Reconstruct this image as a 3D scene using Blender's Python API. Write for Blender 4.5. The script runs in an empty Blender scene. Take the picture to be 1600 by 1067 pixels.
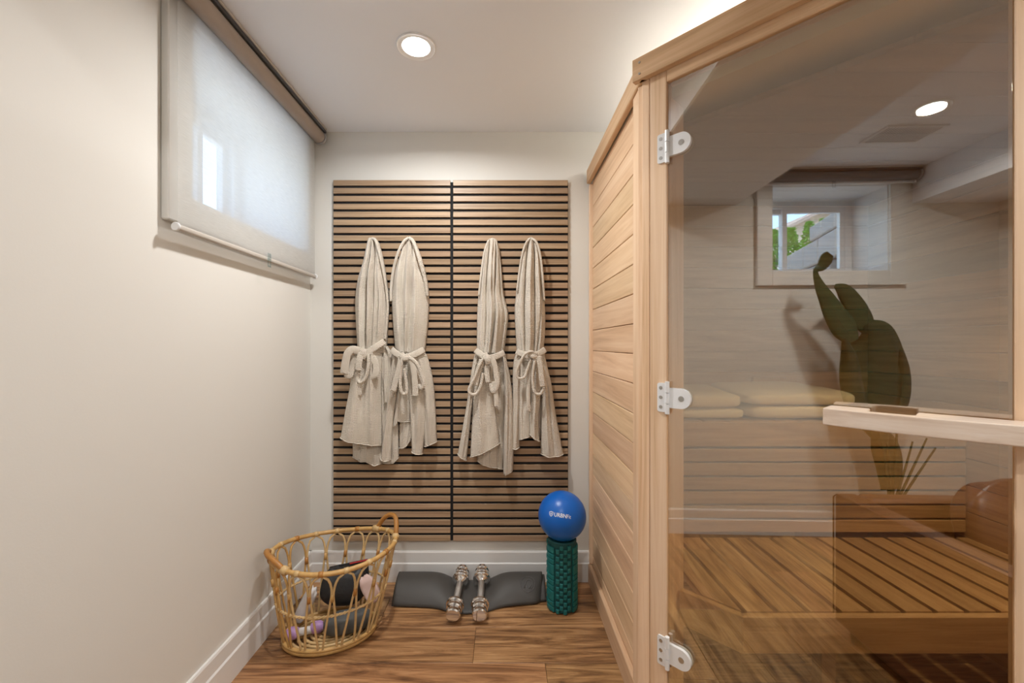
import bpy, bmesh, math, random
from mathutils import Vector, Matrix, Euler
random.seed(7)
SC = bpy.context.scene
COL = SC.collection
PI = math.pi

# ------------------------------------------------------------------ camera
# X right, Y into the picture, Z up; the camera stands at the origin, 1.23 m above the floor
FPX, PX, PY, EYE = 660.0, 787.0, 538.0, 1.23
cam = bpy.data.cameras.new('camera')
cam.sensor_width = 36.0
cam.lens = FPX / 1600.0 * 36.0
cam.shift_x = (800.0 - PX) / 1600.0
cam.shift_y = (PY - 533.5) / 1600.0
cam.clip_start = 0.02
cam.clip_end = 200
camo = bpy.data.objects.new('camera', cam)
camo.location = (0, 0, EYE)
camo.rotation_euler = (PI / 2, 0, 0)
COL.objects.link(camo)
SC.camera = camo

# ------------------------------------------------------------------ sky, sun, exposure
SKY_STRENGTH = 1.15
SUN_ENERGY = 9.0
LAMP_W = 15.0
world = bpy.data.worlds.new('world')
SC.world = world
world.use_nodes = True
wn = world.node_tree.nodes
wl = world.node_tree.links
sky = wn.new('ShaderNodeTexSky')
sky.sky_type = 'NISHITA'
sky.sun_disc = False
sky.sun_elevation = math.radians(68)
sky.sun_rotation = math.radians(70)
wn['Background'].inputs['Strength'].default_value = SKY_STRENGTH
wl.new(sky.outputs['Color'], wn['Background'].inputs['Color'])
sun = bpy.data.lights.new('sun', 'SUN')
sun.energy = SUN_ENERGY
sun.angle = math.radians(0.6)
sun.color = (1.0, 0.95, 0.86)
suno = bpy.data.objects.new('sun', sun)
suno.rotation_euler = Vector((-0.33, -0.16, -0.93)).to_track_quat('-Z', 'Y').to_euler()
COL.objects.link(suno)
SC.view_settings.view_transform = 'Standard'
SC.view_settings.look = 'None'
SC.view_settings.exposure = 0.0
SC.view_settings.gamma = 1.0
SC.view_settings.use_curve_mapping = False

# ------------------------------------------------------------------ helpers: objects
WM = {}
def place(o, loc=(0, 0, 0), rot=(0, 0, 0), parent=None):
    m = Matrix.LocRotScale(Vector(loc), Euler(rot), None)
    WM[o.name] = m
    COL.objects.link(o)
    if parent is not None:
        o.parent = parent
        o.matrix_parent_inverse = WM[parent.name].inverted()
    o.location = loc
    o.rotation_euler = rot
    return o

def tag(o, label, cat, group=None, kind=None):
    if label: o['label'] = label
    if cat: o['category'] = cat
    if group: o['group'] = group
    if kind: o['kind'] = kind
    return o

def thing(name, label, cat, loc, group=None, kind=None):
    o = bpy.data.objects.new(name, None)
    o.empty_display_size = 0.05
    place(o, loc)
    return tag(o, label, cat, group, kind)

def link_mesh(name, me, mat, parent=None, loc=(0, 0, 0), rot=(0, 0, 0), smooth=False):
    if mat is not None and not me.materials:
        for m_ in (mat if isinstance(mat, (list, tuple)) else [mat]):
            me.materials.append(m_)
    if smooth:
        for p in me.polygons: p.use_smooth = True
    o = bpy.data.objects.new(name, me)
    return place(o, loc, rot, parent)

def raw(name, verts, faces, mat, parent=None, smooth=False, origin=None, solid=0.0, sub=0, fix=True):
    """mesh from world coordinates, its origin moved to `origin` (default: bounding box middle)"""
    if origin is None:
        lo = [min(v[i] for v in verts) for i in range(3)]; hi = [max(v[i] for v in verts) for i in range(3)]
        origin = [(a + b) / 2 for a, b in zip(lo, hi)]
    me = bpy.data.meshes.new(name)
    me.from_pydata([(v[0] - origin[0], v[1] - origin[1], v[2] - origin[2]) for v in verts], [], faces)
    if fix:
        bm = bmesh.new(); bm.from_mesh(me); bmesh.ops.recalc_face_normals(bm, faces=bm.faces); bm.to_mesh(me); bm.free()
    me.update()
    o = link_mesh(name, me, mat, parent, origin, (0, 0, 0), smooth)
    if solid:
        md = o.modifiers.new('solid', 'SOLIDIFY'); md.thickness = solid; md.offset = 0
    if sub:
        md = o.modifiers.new('sub', 'SUBSURF'); md.levels = sub; md.render_levels = sub
    return o

BOXC = {}
def box_mesh(sx, sy, sz, bev, mat, seg=1):
    key = (round(sx, 4), round(sy, 4), round(sz, 4), bev, mat.name, seg)
    if key in BOXC: return BOXC[key]
    bm = bmesh.new()
    bmesh.ops.create_cube(bm, size=1.0)
    for v in bm.verts: v.co = Vector((v.co.x * sx, v.co.y * sy, v.co.z * sz))
    if bev > 0:
        bmesh.ops.bevel(bm, geom=bm.edges[:], offset=min(bev, .45 * min(sx, sy, sz)), segments=seg, affect='EDGES', profile=.5)
    me = bpy.data.meshes.new('box'); bm.to_mesh(me); bm.free()
    me.materials.append(mat)
    if seg > 1:
        for p in me.polygons: p.use_smooth = True
    BOXC[key] = me
    return me

def bxc(name, c, s, mat, parent=None, rz=0.0, bev=0.002, seg=1, rot=None):
    me = box_mesh(s[0], s[1], s[2], bev, mat, seg)
    o = bpy.data.objects.new(name, me)
    return place(o, c, rot if rot else (0, 0, rz), parent)

def bx(name, x0, x1, y0, y1, z0, z1, mat, parent=None, bev=0.002, seg=1):
    return bxc(name, ((x0 + x1) / 2, (y0 + y1) / 2, (z0 + z1) / 2), (abs(x1 - x0), abs(y1 - y0), abs(z1 - z0)), mat, parent, 0, bev, seg)

def multibox(name, boxes, mat, parent=None):
    """several joined boxes of one piece (frames, wall shells with openings)"""
    vs, fs = [], []
    for (x0, x1, y0, y1, z0, z1) in boxes:
        b = len(vs)
        vs += [(x0, y0, z0), (x1, y0, z0), (x1, y1, z0), (x0, y1, z0), (x0, y0, z1), (x1, y0, z1), (x1, y1, z1), (x0, y1, z1)]
        fs += [tuple(b + i for i in f) for f in ((0, 3, 2, 1), (4, 5, 6, 7), (0, 1, 5, 4), (1, 2, 6, 5), (2, 3, 7, 6), (3, 0, 4, 7))]
    return raw(name, vs, fs, mat, parent, fix=False)

def prism(name, poly, z0, z1, mat, parent=None):
    n = len(poly)
    vs = [(p[0], p[1], z0) for p in poly] + [(p[0], p[1], z1) for p in poly]
    fs = [tuple(range(n))[::-1], tuple(range(n, 2 * n))] + [(i, (i + 1) % n, n + (i + 1) % n, n + i) for i in range(n)]
    return raw(name, vs, fs, mat, parent)

def catmull(pts, m=6, closed=False):
    pts = [Vector(p) for p in pts]
    n = len(pts); out = []
    rng = n if closed else n - 1
    for i in range(rng):
        if closed: p0, p1, p2, p3 = pts[i - 1], pts[i], pts[(i + 1) % n], pts[(i + 2) % n]
        else: p0, p1, p2, p3 = pts[max(i - 1, 0)], pts[i], pts[i + 1], pts[min(i + 2, n - 1)]
        for k in range(m):
            t = k / m
            out.append(0.5 * ((2 * p1) + (p2 - p0) * t + (2 * p0 - 5 * p1 + 4 * p2 - p3) * t * t + (3 * p1 - p0 - 3 * p2 + p3) * t ** 3))
    if not closed: out.append(pts[-1])
    return out

def tube_geo(path, w, t=None, seg=8, closed=False, ref=None, taper=None):
    """elliptical section swept on a path; w across, t along the reference normal"""
    t = w if t is None else t
    path = [Vector(p) for p in path]
    n = len(path); vs, fs = [], []
    prev = None
    for i, p in enumerate(path):
        a = path[i - 1] if (i > 0 or closed) else path[i]
        b = path[(i + 1) % n] if (i < n - 1 or closed) else path[i]
        T = (b - a)
        if T.length < 1e-9: T = Vector((0, 0, 1))
        T.normalize()
        if ref is not None:
            N = Vector(ref)
        else:
            N = prev if prev is not None else (Vector((0, 0, 1)) if abs(T.z) < .9 else Vector((1, 0, 0)))
        N = N - T * N.dot(T)
        if N.length < 1e-4: N = T.orthogonal()
        N.normalize(); prev = N
        B = T.cross(N)
        k = taper(i / max(1, n - 1)) if taper else 1.0
        for j in range(seg):
            a_ = 2 * PI * (j + .5) / seg
            vs.append(p + B * (w * k * math.cos(a_)) + N * (t * k * math.sin(a_)))
    for i in range(n if closed else n - 1):
        for j in range(seg):
            i2 = (i + 1) % n
            fs.append((i * seg + j, i * seg + (j + 1) % seg, i2 * seg + (j + 1) % seg, i2 * seg + j))
    if not closed:
        fs.append(tuple(range(seg))[::-1]); fs.append(tuple((n - 1) * seg + j for j in range(seg)))
    return vs, fs

def tube(name, path, w, mat, parent=None, t=None, seg=8, closed=False, ref=None, taper=None):
    vs, fs = tube_geo(path, w, t, seg, closed, ref, taper)
    return raw(name, vs, fs, mat, parent, smooth=True)

def lathe_geo(profile, seg=32):
    """(r, s) pairs turned about the local Z axis"""
    vs, fs = [], []
    m = len(profile)
    for r, s in profile:
        for j in range(seg):
            a = 2 * PI * j / seg
            vs.append((r * math.cos(a), r * math.sin(a), s))
    for i in range(m - 1):
        for j in range(seg):
            fs.append((i * seg + j, i * seg + (j + 1) % seg, (i + 1) * seg + (j + 1) % seg, (i + 1) * seg + j))
    fs.append(tuple(range(seg))[::-1]); fs.append(tuple((m - 1) * seg + j for j in range(seg)))
    return vs, fs

def lathe(name, profile, mat, parent=None, loc=(0, 0, 0), rot=(0, 0, 0), seg=32, sharp=35):
    vs, fs = lathe_geo(profile, seg)
    me = bpy.data.meshes.new(name); me.from_pydata(vs, [], fs)
    bm = bmesh.new(); bm.from_mesh(me); bmesh.ops.recalc_face_normals(bm, faces=bm.faces)
    for e in bm.edges:
        if len(e.link_faces) == 2 and e.calc_face_angle(0) > math.radians(sharp): e.smooth = False
    bm.to_mesh(me); bm.free()
    return link_mesh(name, me, mat, parent, loc, rot, smooth=True)

def PT(px, py, Y):
    """a point of the photograph at depth Y"""
    return ((px - PX) / FPX * Y, Y, EYE + (PY - py) / FPX * Y)

# ------------------------------------------------------------------ helpers: materials
MATS = {}
def mat(name, col, rough=.5, metal=0.0, spec=.5, bump=0.0, bscale=60.0, var=0.0, vscale=3.0, coat=0.0, sheen=0.0):
    if name in MATS: return MATS[name]
    m = bpy.data.materials.new(name); m.use_nodes = True
    nt = m.node_tree; b = nt.nodes['Principled BSDF']
    b.inputs['Base Color'].default_value = (*col, 1)
    b.inputs['Roughness'].default_value = rough
    b.inputs['Metallic'].default_value = metal
    b.inputs['Specular IOR Level'].default_value = spec
    b.inputs['Coat Weight'].default_value = coat
    b.inputs['Sheen Weight'].default_value = sheen
    tc = nt.nodes.new('ShaderNodeTexCoord')
    if bump:
        n = nt.nodes.new('ShaderNodeTexNoise'); n.inputs['Scale'].default_value = bscale; n.inputs['Detail'].default_value = 5
        bp = nt.nodes.new('ShaderNodeBump'); bp.inputs['Strength'].default_value = bump; bp.inputs['Distance'].default_value = .004
        nt.links.new(tc.outputs['Object'], n.inputs['Vector']); nt.links.new(n.outputs['Fac'], bp.inputs['Height']); nt.links.new(bp.outputs['Normal'], b.inputs['Normal'])
    if var:
        n2 = nt.nodes.new('ShaderNodeTexNoise'); n2.inputs['Scale'].default_value = vscale; n2.inputs['Detail'].default_value = 4
        mx = nt.nodes.new('ShaderNodeMixRGB'); mx.blend_type = 'MULTIPLY'; mx.inputs['Fac'].default_value = 1
        mr = nt.nodes.new('ShaderNodeMapRange'); mr.inputs['To Min'].default_value = 1 - var; mr.inputs['To Max'].default_value = 1 + var * .6
        nt.links.new(tc.outputs['Object'], n2.inputs['Vector']); nt.links.new(n2.outputs['Fac'], mr.inputs['Value'])
        mx.inputs['Color1'].default_value = (*col, 1); nt.links.new(mr.outputs['Result'], mx.inputs['Color2']); nt.links.new(mx.outputs['Color'], b.inputs['Base Color'])
    MATS[name] = m
    return m

def wood(name, cols, axis='X', long=1.6, cross=26.0, rough=.5, vary=.25, bump=.15, dist=1.2, hue=0.0, spec=.4):
    if name in MATS: return MATS[name]
    m = bpy.data.materials.new(name); m.use_nodes = True
    nt = m.node_tree; N = nt.nodes; L = nt.links; b = N['Principled BSDF']
    tc = N.new('ShaderNodeTexCoord'); oi = N.new('ShaderNodeObjectInfo')
    vm = N.new('ShaderNodeVectorMath'); vm.operation = 'SCALE'; vm.inputs['Scale'].default_value = 43.0
    cx = N.new('ShaderNodeCombineXYZ')
    for k in 'XYZ': L.new(oi.outputs['Random'], cx.inputs[k])
    L.new(cx.outputs[0], vm.inputs[0])
    ad = N.new('ShaderNodeVectorMath'); ad.operation = 'ADD'
    L.new(tc.outputs['Object'], ad.inputs[0]); L.new(vm.outputs[0], ad.inputs[1])
    mp = N.new('ShaderNodeMapping')
    s = [cross, cross, cross]; s['XYZ'.index(axis)] = long
    mp.inputs['Scale'].default_value = s
    L.new(ad.outputs[0], mp.inputs['Vector'])
    n1 = N.new('ShaderNodeTexNoise'); n1.inputs['Scale'].default_value = 1.0; n1.inputs['Detail'].default_value = 6; n1.inputs['Roughness'].default_value = .62; n1.inputs['Distortion'].default_value = dist
    L.new(mp.outputs[0], n1.inputs['Vector'])
    mp2 = N.new('ShaderNodeMapping'); s2 = [cross * 7] * 3; s2['XYZ'.index(axis)] = long * 3; mp2.inputs['Scale'].default_value = s2
    L.new(ad.outputs[0], mp2.inputs['Vector'])
    n2 = N.new('ShaderNodeTexNoise'); n2.inputs['Scale'].default_value = 1.0; n2.inputs['Detail'].default_value = 3
    L.new(mp2.outputs[0], n2.inputs['Vector'])
    mm = N.new('ShaderNodeMath'); mm.operation = 'MULTIPLY_ADD'; mm.inputs[1].default_value = .28; 
    L.new(n2.outputs['Fac'], mm.inputs[0]); L.new(n1.outputs['Fac'], mm.inputs[2])
    cr = N.new('ShaderNodeValToRGB')
    el = cr.color_ramp.elements
    k = len(cols)
    while len(el) < k: el.new(.5)
    for i, c in enumerate(cols):
        el[i].position = .42 + .42 * i / (k - 1); el[i].color = (*c, 1)
    L.new(mm.outputs[0], cr.inputs['Fac'])
    hs = N.new('ShaderNodeHueSaturation')
    mr = N.new('ShaderNodeMapRange'); mr.inputs['To Min'].default_value = 1 - vary; mr.inputs['To Max'].default_value = 1 + vary
    L.new(oi.outputs['Random'], mr.inputs['Value']); L.new(mr.outputs[0], hs.inputs['Value'])
    L.new(cr.outputs['Color'], hs.inputs['Color'])
    if hue:
        mr2 = N.new('ShaderNodeMapRange'); mr2.inputs['To Min'].default_value = .5 - hue; mr2.inputs['To Max'].default_value = .5 + hue
        mfr = N.new('ShaderNodeMath'); mfr.operation = 'FRACT'; mmu = N.new('ShaderNodeMath'); mmu.operation = 'MULTIPLY'; mmu.inputs[1].default_value = 17.3
        L.new(oi.outputs['Random'], mmu.inputs[0]); L.new(mmu.outputs[0], mfr.inputs[0]); L.new(mfr.outputs[0], mr2.inputs['Value']); L.new(mr2.outputs[0], hs.inputs['Hue'])
    L.new(hs.outputs['Color'], b.inputs['Base Color'])
    b.inputs['Roughness'].default_value = rough
    b.inputs['Specular IOR Level'].default_value = spec
    bp = N.new('ShaderNodeBump'); bp.inputs['Strength'].default_value = bump; bp.inputs['Distance'].default_value = .002
    L.new(mm.outputs[0], bp.inputs['Height']); L.new(bp.outputs['Normal'], b.inputs['Normal'])
    MATS[name] = m
    return m

def emit(name, col, strength):
    m = bpy.data.materials.new(name); m.use_nodes = True
    nt = m.node_tree; b = nt.nodes['Principled BSDF']
    b.inputs['Base Color'].default_value = (.8, .8, .8, 1)
    b.inputs['Emission Color'].default_value = (*col, 1); b.inputs['Emission Strength'].default_value = strength
    return m

def fabric_waffle():
    m = bpy.data.materials.new('waffle_cotton'); m.use_nodes = True
    nt = m.node_tree; N = nt.nodes; L = nt.links; b = N['Principled BSDF']
    b.inputs['Roughness'].default_value = .95; b.inputs['Specular IOR Level'].default_value = .1; b.inputs['Sheen Weight'].default_value = .25
    tc = N.new('ShaderNodeTexCoord')
    no = N.new('ShaderNodeTexNoise'); no.inputs['Scale'].default_value = 5; no.inputs['Detail'].default_value = 4
    L.new(tc.outputs['Object'], no.inputs['Vector'])
    cr = N.new('ShaderNodeValToRGB'); cr.color_ramp.elements[0].color = (.60, .53, .44, 1); cr.color_ramp.elements[1].color = (.75, .685, .59, 1)
    cr.color_ramp.elements[0].position = .3; cr.color_ramp.elements[1].position = .7
    L.new(no.outputs['Fac'], cr.inputs['Fac']); L.new(cr.outputs['Color'], b.inputs['Base Color'])
    w1 = N.new('ShaderNodeTexWave'); w1.bands_direction = 'Z'; w1.inputs['Scale'].default_value = 50; w1.inputs['Distortion'].default_value = .6
    w2 = N.new('ShaderNodeTexWave'); w2.bands_direction = 'X'; w2.inputs['Scale'].default_value = 45; w2.inputs['Distortion'].default_value = .6
    L.new(tc.outputs['Object'], w1.inputs['Vector']); L.new(tc.outputs['Object'], w2.inputs['Vector'])
    ma = N.new('ShaderNodeMath'); ma.operation = 'MULTIPLY_ADD'; ma.inputs[1].default_value = .4
    L.new(w2.outputs['Fac'], ma.inputs[0]); L.new(w1.outputs['Fac'], ma.inputs[2])
    bp = N.new('ShaderNodeBump'); bp.inputs['Strength'].default_value = .6; bp.inputs['Distance'].default_value = .004
    L.new(ma.outputs[0], bp.inputs['Height']); L.new(bp.outputs['Normal'], b.inputs['Normal'])
    return m

def blind_fabric():
    m = bpy.data.materials.new('sheer_blind_fabric'); m.use_nodes = True
    nt = m.node_tree; N = nt.nodes; L = nt.links
    N.remove(N['Principled BSDF']); out = N['Material Output']
    tc = N.new('ShaderNodeTexCoord')
    mp = N.new('ShaderNodeMapping'); mp.inputs['Scale'].default_value = (1, 25, 500); L.new(tc.outputs['Object'], mp.inputs['Vector'])
    no = N.new('ShaderNodeTexNoise'); no.inputs['Scale'].default_value = 1; no.inputs['Detail'].default_value = 2; L.new(mp.outputs[0], no.inputs['Vector'])
    cr = N.new('ShaderNodeValToRGB'); cr.color_ramp.elements[0].color = (.60, .60, .585, 1); cr.color_ramp.elements[1].color = (.82, .82, .80, 1)
    L.new(no.outputs['Fac'], cr.inputs['Fac'])
    d = N.new('ShaderNodeBsdfDiffuse'); t = N.new('ShaderNodeBsdfTranslucent'); tr = N.new('ShaderNodeBsdfTransparent')
    L.new(cr.outputs['Color'], d.inputs['Color']); L.new(cr.outputs['Color'], t.inputs['Color'])
    a = N.new('ShaderNodeMixShader'); a.inputs[0].default_value = .55
    L.new(d.outputs[0], a.inputs[1]); L.new(t.outputs[0], a.inputs[2])
    c = N.new('ShaderNodeMixShader'); c.inputs[0].default_value = .26
    L.new(a.outputs[0], c.inputs[1]); L.new(tr.outputs[0], c.inputs[2])
    L.new(c.outputs[0], out.inputs['Surface'])
    return m

def sheet_glass(name, tint, refl, rough=0.0):
    """thin coated pane: a share is mirrored, the rest passes tinted"""
    m = bpy.data.materials.new(name); m.use_nodes = True
    nt = m.node_tree; N = nt.nodes; L = nt.links
    N.remove(N['Principled BSDF']); out = N['Material Output']
    tr = N.new('ShaderNodeBsdfTransparent'); tr.inputs['Color'].default_value = (*tint, 1)
    g = N.new('ShaderNodeBsdfGlossy'); g.inputs['Roughness'].default_value = rough; g.inputs['Color'].default_value = (1, 1, 1, 1)
    mx = N.new('ShaderNodeMixShader'); mx.inputs[0].default_value = refl
    L.new(tr.outputs[0], mx.inputs[1]); L.new(g.outputs[0], mx.inputs[2]); L.new(mx.outputs[0], out.inputs['Surface'])
    return m

M_wall = mat('wall_paint', (.745, .73, .685), .62, bump=.04, bscale=180, spec=.3)
M_ceil = mat('ceiling_paint', (.84, .855, .88), .8, bump=.03, bscale=150, spec=.2)
M_trim = mat('white_trim_paint', (.80, .79, .77), .35, spec=.5)
M_casing = mat('casing_paint', (.74, .73, .70), .4)
M_vinyl = mat('white_vinyl', (.82, .83, .83), .35)
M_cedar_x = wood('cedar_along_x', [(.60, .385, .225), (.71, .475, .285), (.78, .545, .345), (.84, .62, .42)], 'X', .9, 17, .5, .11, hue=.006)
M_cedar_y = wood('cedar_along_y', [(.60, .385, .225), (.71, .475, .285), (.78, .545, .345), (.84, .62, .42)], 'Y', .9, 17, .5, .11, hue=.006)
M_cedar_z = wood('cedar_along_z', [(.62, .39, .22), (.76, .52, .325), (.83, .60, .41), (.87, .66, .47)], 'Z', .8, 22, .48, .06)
M_trim_wood = wood('trim_wood', [(.50, .30, .16), (.62, .40, .225), (.70, .48, .29)], 'X', .9, 22, .5, .05)
M_trim_wood_y = wood('trim_wood_y', [(.56, .34, .18), (.68, .45, .26), (.76, .54, .34)], 'Y', .9, 22, .5, .05)
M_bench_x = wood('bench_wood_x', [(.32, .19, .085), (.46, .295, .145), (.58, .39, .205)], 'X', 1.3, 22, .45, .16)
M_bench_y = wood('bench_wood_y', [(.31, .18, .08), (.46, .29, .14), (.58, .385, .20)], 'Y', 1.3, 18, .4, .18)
M_shade_board = wood('shade_toned_board', [(.12, .068, .034), (.185, .11, .056), (.25, .155, .08)], 'X', 1.2, 20, .5, .12)  # wood toned darker to carry the shade under the sauna ceiling
M_handle = wood('pale_handle_wood', [(.66, .50, .38), (.78, .64, .52), (.86, .75, .65)], 'X', 2.2, 30, .4, .03)
M_slat = wood('slat_oak', [(.24, .155, .09), (.37, .25, .155), (.48, .34, .22)], 'X', 1.1, 60, .42, .11, hue=.004)
M_floor = wood('floor_laminate', [(.085, .040, .018), (.25, .125, .050), (.46, .25, .105), (.62, .37, .17)], 'X', 1.5, 15, .33, .20, bump=.1, dist=2.6, hue=.008, spec=.5)
M_felt = mat('black_felt', (.012, .012, .013), .9)
M_white_metal = mat('white_enamel', (.80, .81, .82), .25, spec=.6)
M_screw = mat('screw_steel', (.45, .44, .42), .35, metal=.9)
M_chrome = mat('chrome', (.82, .81, .80), .07, metal=1.0)
M_knurl = mat('knurled_steel', (.62, .61, .59), .32, metal=1.0, bump=.6, bscale=700)
M_mat = mat('mat_rubber', (.062, .057, .051), .52, bump=.06, bscale=220, spec=.5)
M_mat_logo = mat('mat_logo', (.10, .095, .09), .5)
M_ball = mat('ball_blue_vinyl', (.002, .125, .54), .32, spec=.5, bump=.06, bscale=240)
M_print = mat('white_print', (.86, .87, .90), .5)
M_teal = mat('teal_foam', (.006, .155, .155), .48, bump=.1, bscale=160)
M_teal_core = mat('teal_foam_core', (.003, .07, .074), .6)
M_rattan = mat('rattan', (.60, .36, .125), .42, var=.35, vscale=40, bump=.15, bscale=90)
M_rattan_pale = mat('rattan_pale', (.68, .47, .22), .45, var=.3, vscale=40, bump=.15, bscale=90)
M_rattan_dark = mat('rattan_dark', (.46, .205, .045), .42, var=.35, vscale=50, bump=.2, bscale=120)
M_robe = fabric_waffle()
M_blind = blind_fabric()
M_blind_roll = mat('blind_roll_fabric', (.40, .335, .28), .85, bump=.1, bscale=300)
M_grey_roll = mat('grey_roll_fabric', (.16, .16, .165), .8, bump=.1, bscale=300)
M_dark_metal = mat('dark_grey_metal', (.06, .06, .065), .5)
M_grey_metal = mat('grey_metal', (.42, .42, .42), .4)
M_taupe = mat('taupe_metal', (.50, .46, .41), .4)
M_clear = sheet_glass('clear_plastic', (.86, .92, .93), .12, .05)
M_pane = sheet_glass('window_glass', (.92, .95, .95), .07)
M_glass = sheet_glass('bronze_sauna_glass', (.86, .825, .725), .265)
M_leather = mat('brown_leather', (.135, .052, .024), .34, var=.2, vscale=8, bump=.25, bscale=120, spec=.5)
M_leather_seam = mat('leather_piping', (.16, .06, .025), .4)
M_towel = mat('cream_towel', (.80, .73, .56), .95, bump=.5, bscale=260, spec=.1, sheen=.3)
M_leaf = mat('leaf_green', (.012, .055, .018), .36, var=.4, vscale=9)
M_stem = mat('stem_green', (.03, .06, .02), .5)
M_pot = mat('glazed_pot', (.72, .68, .60), .4)
M_soil = mat('soil', (.05, .03, .02), .95, bump=.5)
M_black = mat('black_nylon', (.012, .012, .013), .5, bump=.3, bscale=80)
M_grey = mat('grey_foam', (.085, .09, .088), .7, bump=.1)
M_white_cloth = mat('white_cloth', (.66, .64, .63), .8, bump=.3, bscale=60)
M_pink = mat('pale_pink', (.70, .52, .48), .6, bump=.15)
M_lilac = mat('lilac_vinyl', (.47, .28, .55), .45)
M_red = mat('red_edge', (.45, .03, .03), .5)
M_block = mat('grey_concrete', (.30, .29, .275), .9, var=.25, vscale=12, bump=.6, bscale=40)
M_shrub = mat('shrub_leaf', (.17, .38, .05), .6, var=.4, vscale=25)
M_bark = mat('bark', (.12, .08, .05), .9)
M_siding = mat('house_siding', (.66, .56, .47), .8, var=.1)
M_roof = mat('roof_shingle', (.40, .33, .29), .9, var=.2)
M_gravel = mat('gravel', (.58, .56, .52), .95, var=.4, vscale=30, bump=.8, bscale=60)
M_lens = emit('lamp_lens', (1.0, .96, .90), 14.0)
M_fill_lens = emit('fill_lamp_lens', (1.0, .80, .55), 6.0)  # glowing lens of the lamp added inside the sauna
M_roofpanel = mat('pale_roof_panel', (.80, .73, .63), .7, var=.1, vscale=4)
M_black_gap = mat('plank_gap_wood', (.10, .06, .03), .8)  # dark brown floor base seen in the plank joints

# ------------------------------------------------------------------ the room
XL, XR, YB, YR, CEIL = -1.007, 3.3, 2.2, -1.28, 2.337
XS = 1.90                      # wall behind the sauna on the right
WT = 0.30                      # depth of the window reveals
W1 = (1.337, 2.085, EYE + .462, EYE + 1.02)     # opening 1: y0 y1 z0 z1
W2 = (-.604, .124, EYE + .47, EYE + 1.02)       # opening 2
def struct(o): o['kind'] = 'structure'; return o

fl = struct(bx('floor', XL - .05, XR, YR - .05, YB + .05, -.06, -.012, M_black_gap, bev=0))
tag(fl, 'brown wood laminate floor of wide planks running across the room', None)
# planks
PW = .2075
rows = []
y1 = YB - .002
edges = [YB, 2.046]
while edges[-1] > YR: edges.append(edges[-1] - PW)
PL = 1.285
for r in range(len(edges) - 1):
    ya, yb = edges[r + 1], edges[r]
    ya = max(ya, YR)
    if yb - ya < .02: continue
    off = [.30, -.55, -.12, .10, -.40, .22, -.2, .5][r % 8]
    if r == 3: off = (852 - PX) / FPX * 1.62
    x = off - 4 * PL
    while x < XR:
        a, b_ = max(x, XL), min(x + PL, XR)
        if b_ - a > .02:
            bxc('plank', ((a + b_) / 2, (ya + yb) / 2, -.006), (b_ - a - .0012, yb - ya - .0012, .012), M_floor, fl, bev=.0012)
        x += PL

struct(bx('wall_back', XL - .3, XS + .1, YB, YB + .1, 0, CEIL, M_wall, bev=0))
# left wall with two window openings
T = .10
wlz = []
def wall_strip(y0, y1, z0, z1): wlz.append((XL - T, XL, y0, y1, z0, z1))
wall_strip(YR - .05, W2[0], 0, CEIL); wall_strip(W2[1], W1[0], 0, CEIL); wall_strip(W1[1], YB, 0, CEIL)
for W in (W1, W2):
    wall_strip(W[0], W[1], 0, W[2]); wall_strip(W[0], W[1], W[3], CEIL)
struct(multibox('wall_left', wlz, M_wall))
struct(bx('wall_rear', XL - .3, XR + .1, YR - .1, YR, 0, CEIL, M_wall, bev=0))
struct(bx('wall_right', XS, XS + .1, .72, YB, 0, CEIL, M_wall, bev=0))
struct(bx('wall_hall', XS + .1, XR + .1, .72, .82, 0, CEIL, M_wall, bev=0))
struct(bx('wall_hall_end', XR, XR + .1, YR, .72, 0, CEIL, M_wall, bev=0))
struct(bx('ceiling', XL - .5, XR + .2, YR - .2, YB + .2, CEIL, CEIL + .1, M_ceil, bev=0))
struct(bx('trim_1', XL, XS, .34, 1.095, EYE + .91, CEIL, M_ceil, bev=0))['label'] = 'boxed-in ceiling bulkhead crossing the room above the camera'
struct(bx('trim_2', XL, XR, YR, -.755, EYE + .90, CEIL, M_ceil, bev=0))['label'] = 'boxed-in ceiling bulkhead along the rear wall'

def baseboard(name, axis, a0, a1, wallpos, sgn):
    prof = [(0, 0), (.016, 0), (.016, .094), (.011, .1), (.011, .15), (.008, .157), (0, .157)]
    vs, fs = [], []
    for a in (a0, a1):
        for d_, z in prof:
            vs.append((a, wallpos + sgn * d_, z) if axis == 'x' else (wallpos + sgn * d_, a, z))
    n = len(prof)
    fs = [tuple(range(n)), tuple(range(n, 2 * n))[::-1]] + [(i, (i + 1) % n, n + (i + 1) % n, n + i) for i in range(n)]
    return struct(raw(name, vs, fs, M_trim))
baseboard('baseboard_back', 'x', XL, .455, YB, -1)
baseboard('baseboard_left', 'y', YR, YB, XL, 1)
baseboard('baseboard_rear', 'x', XL, XR, YR, 1)

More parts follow.
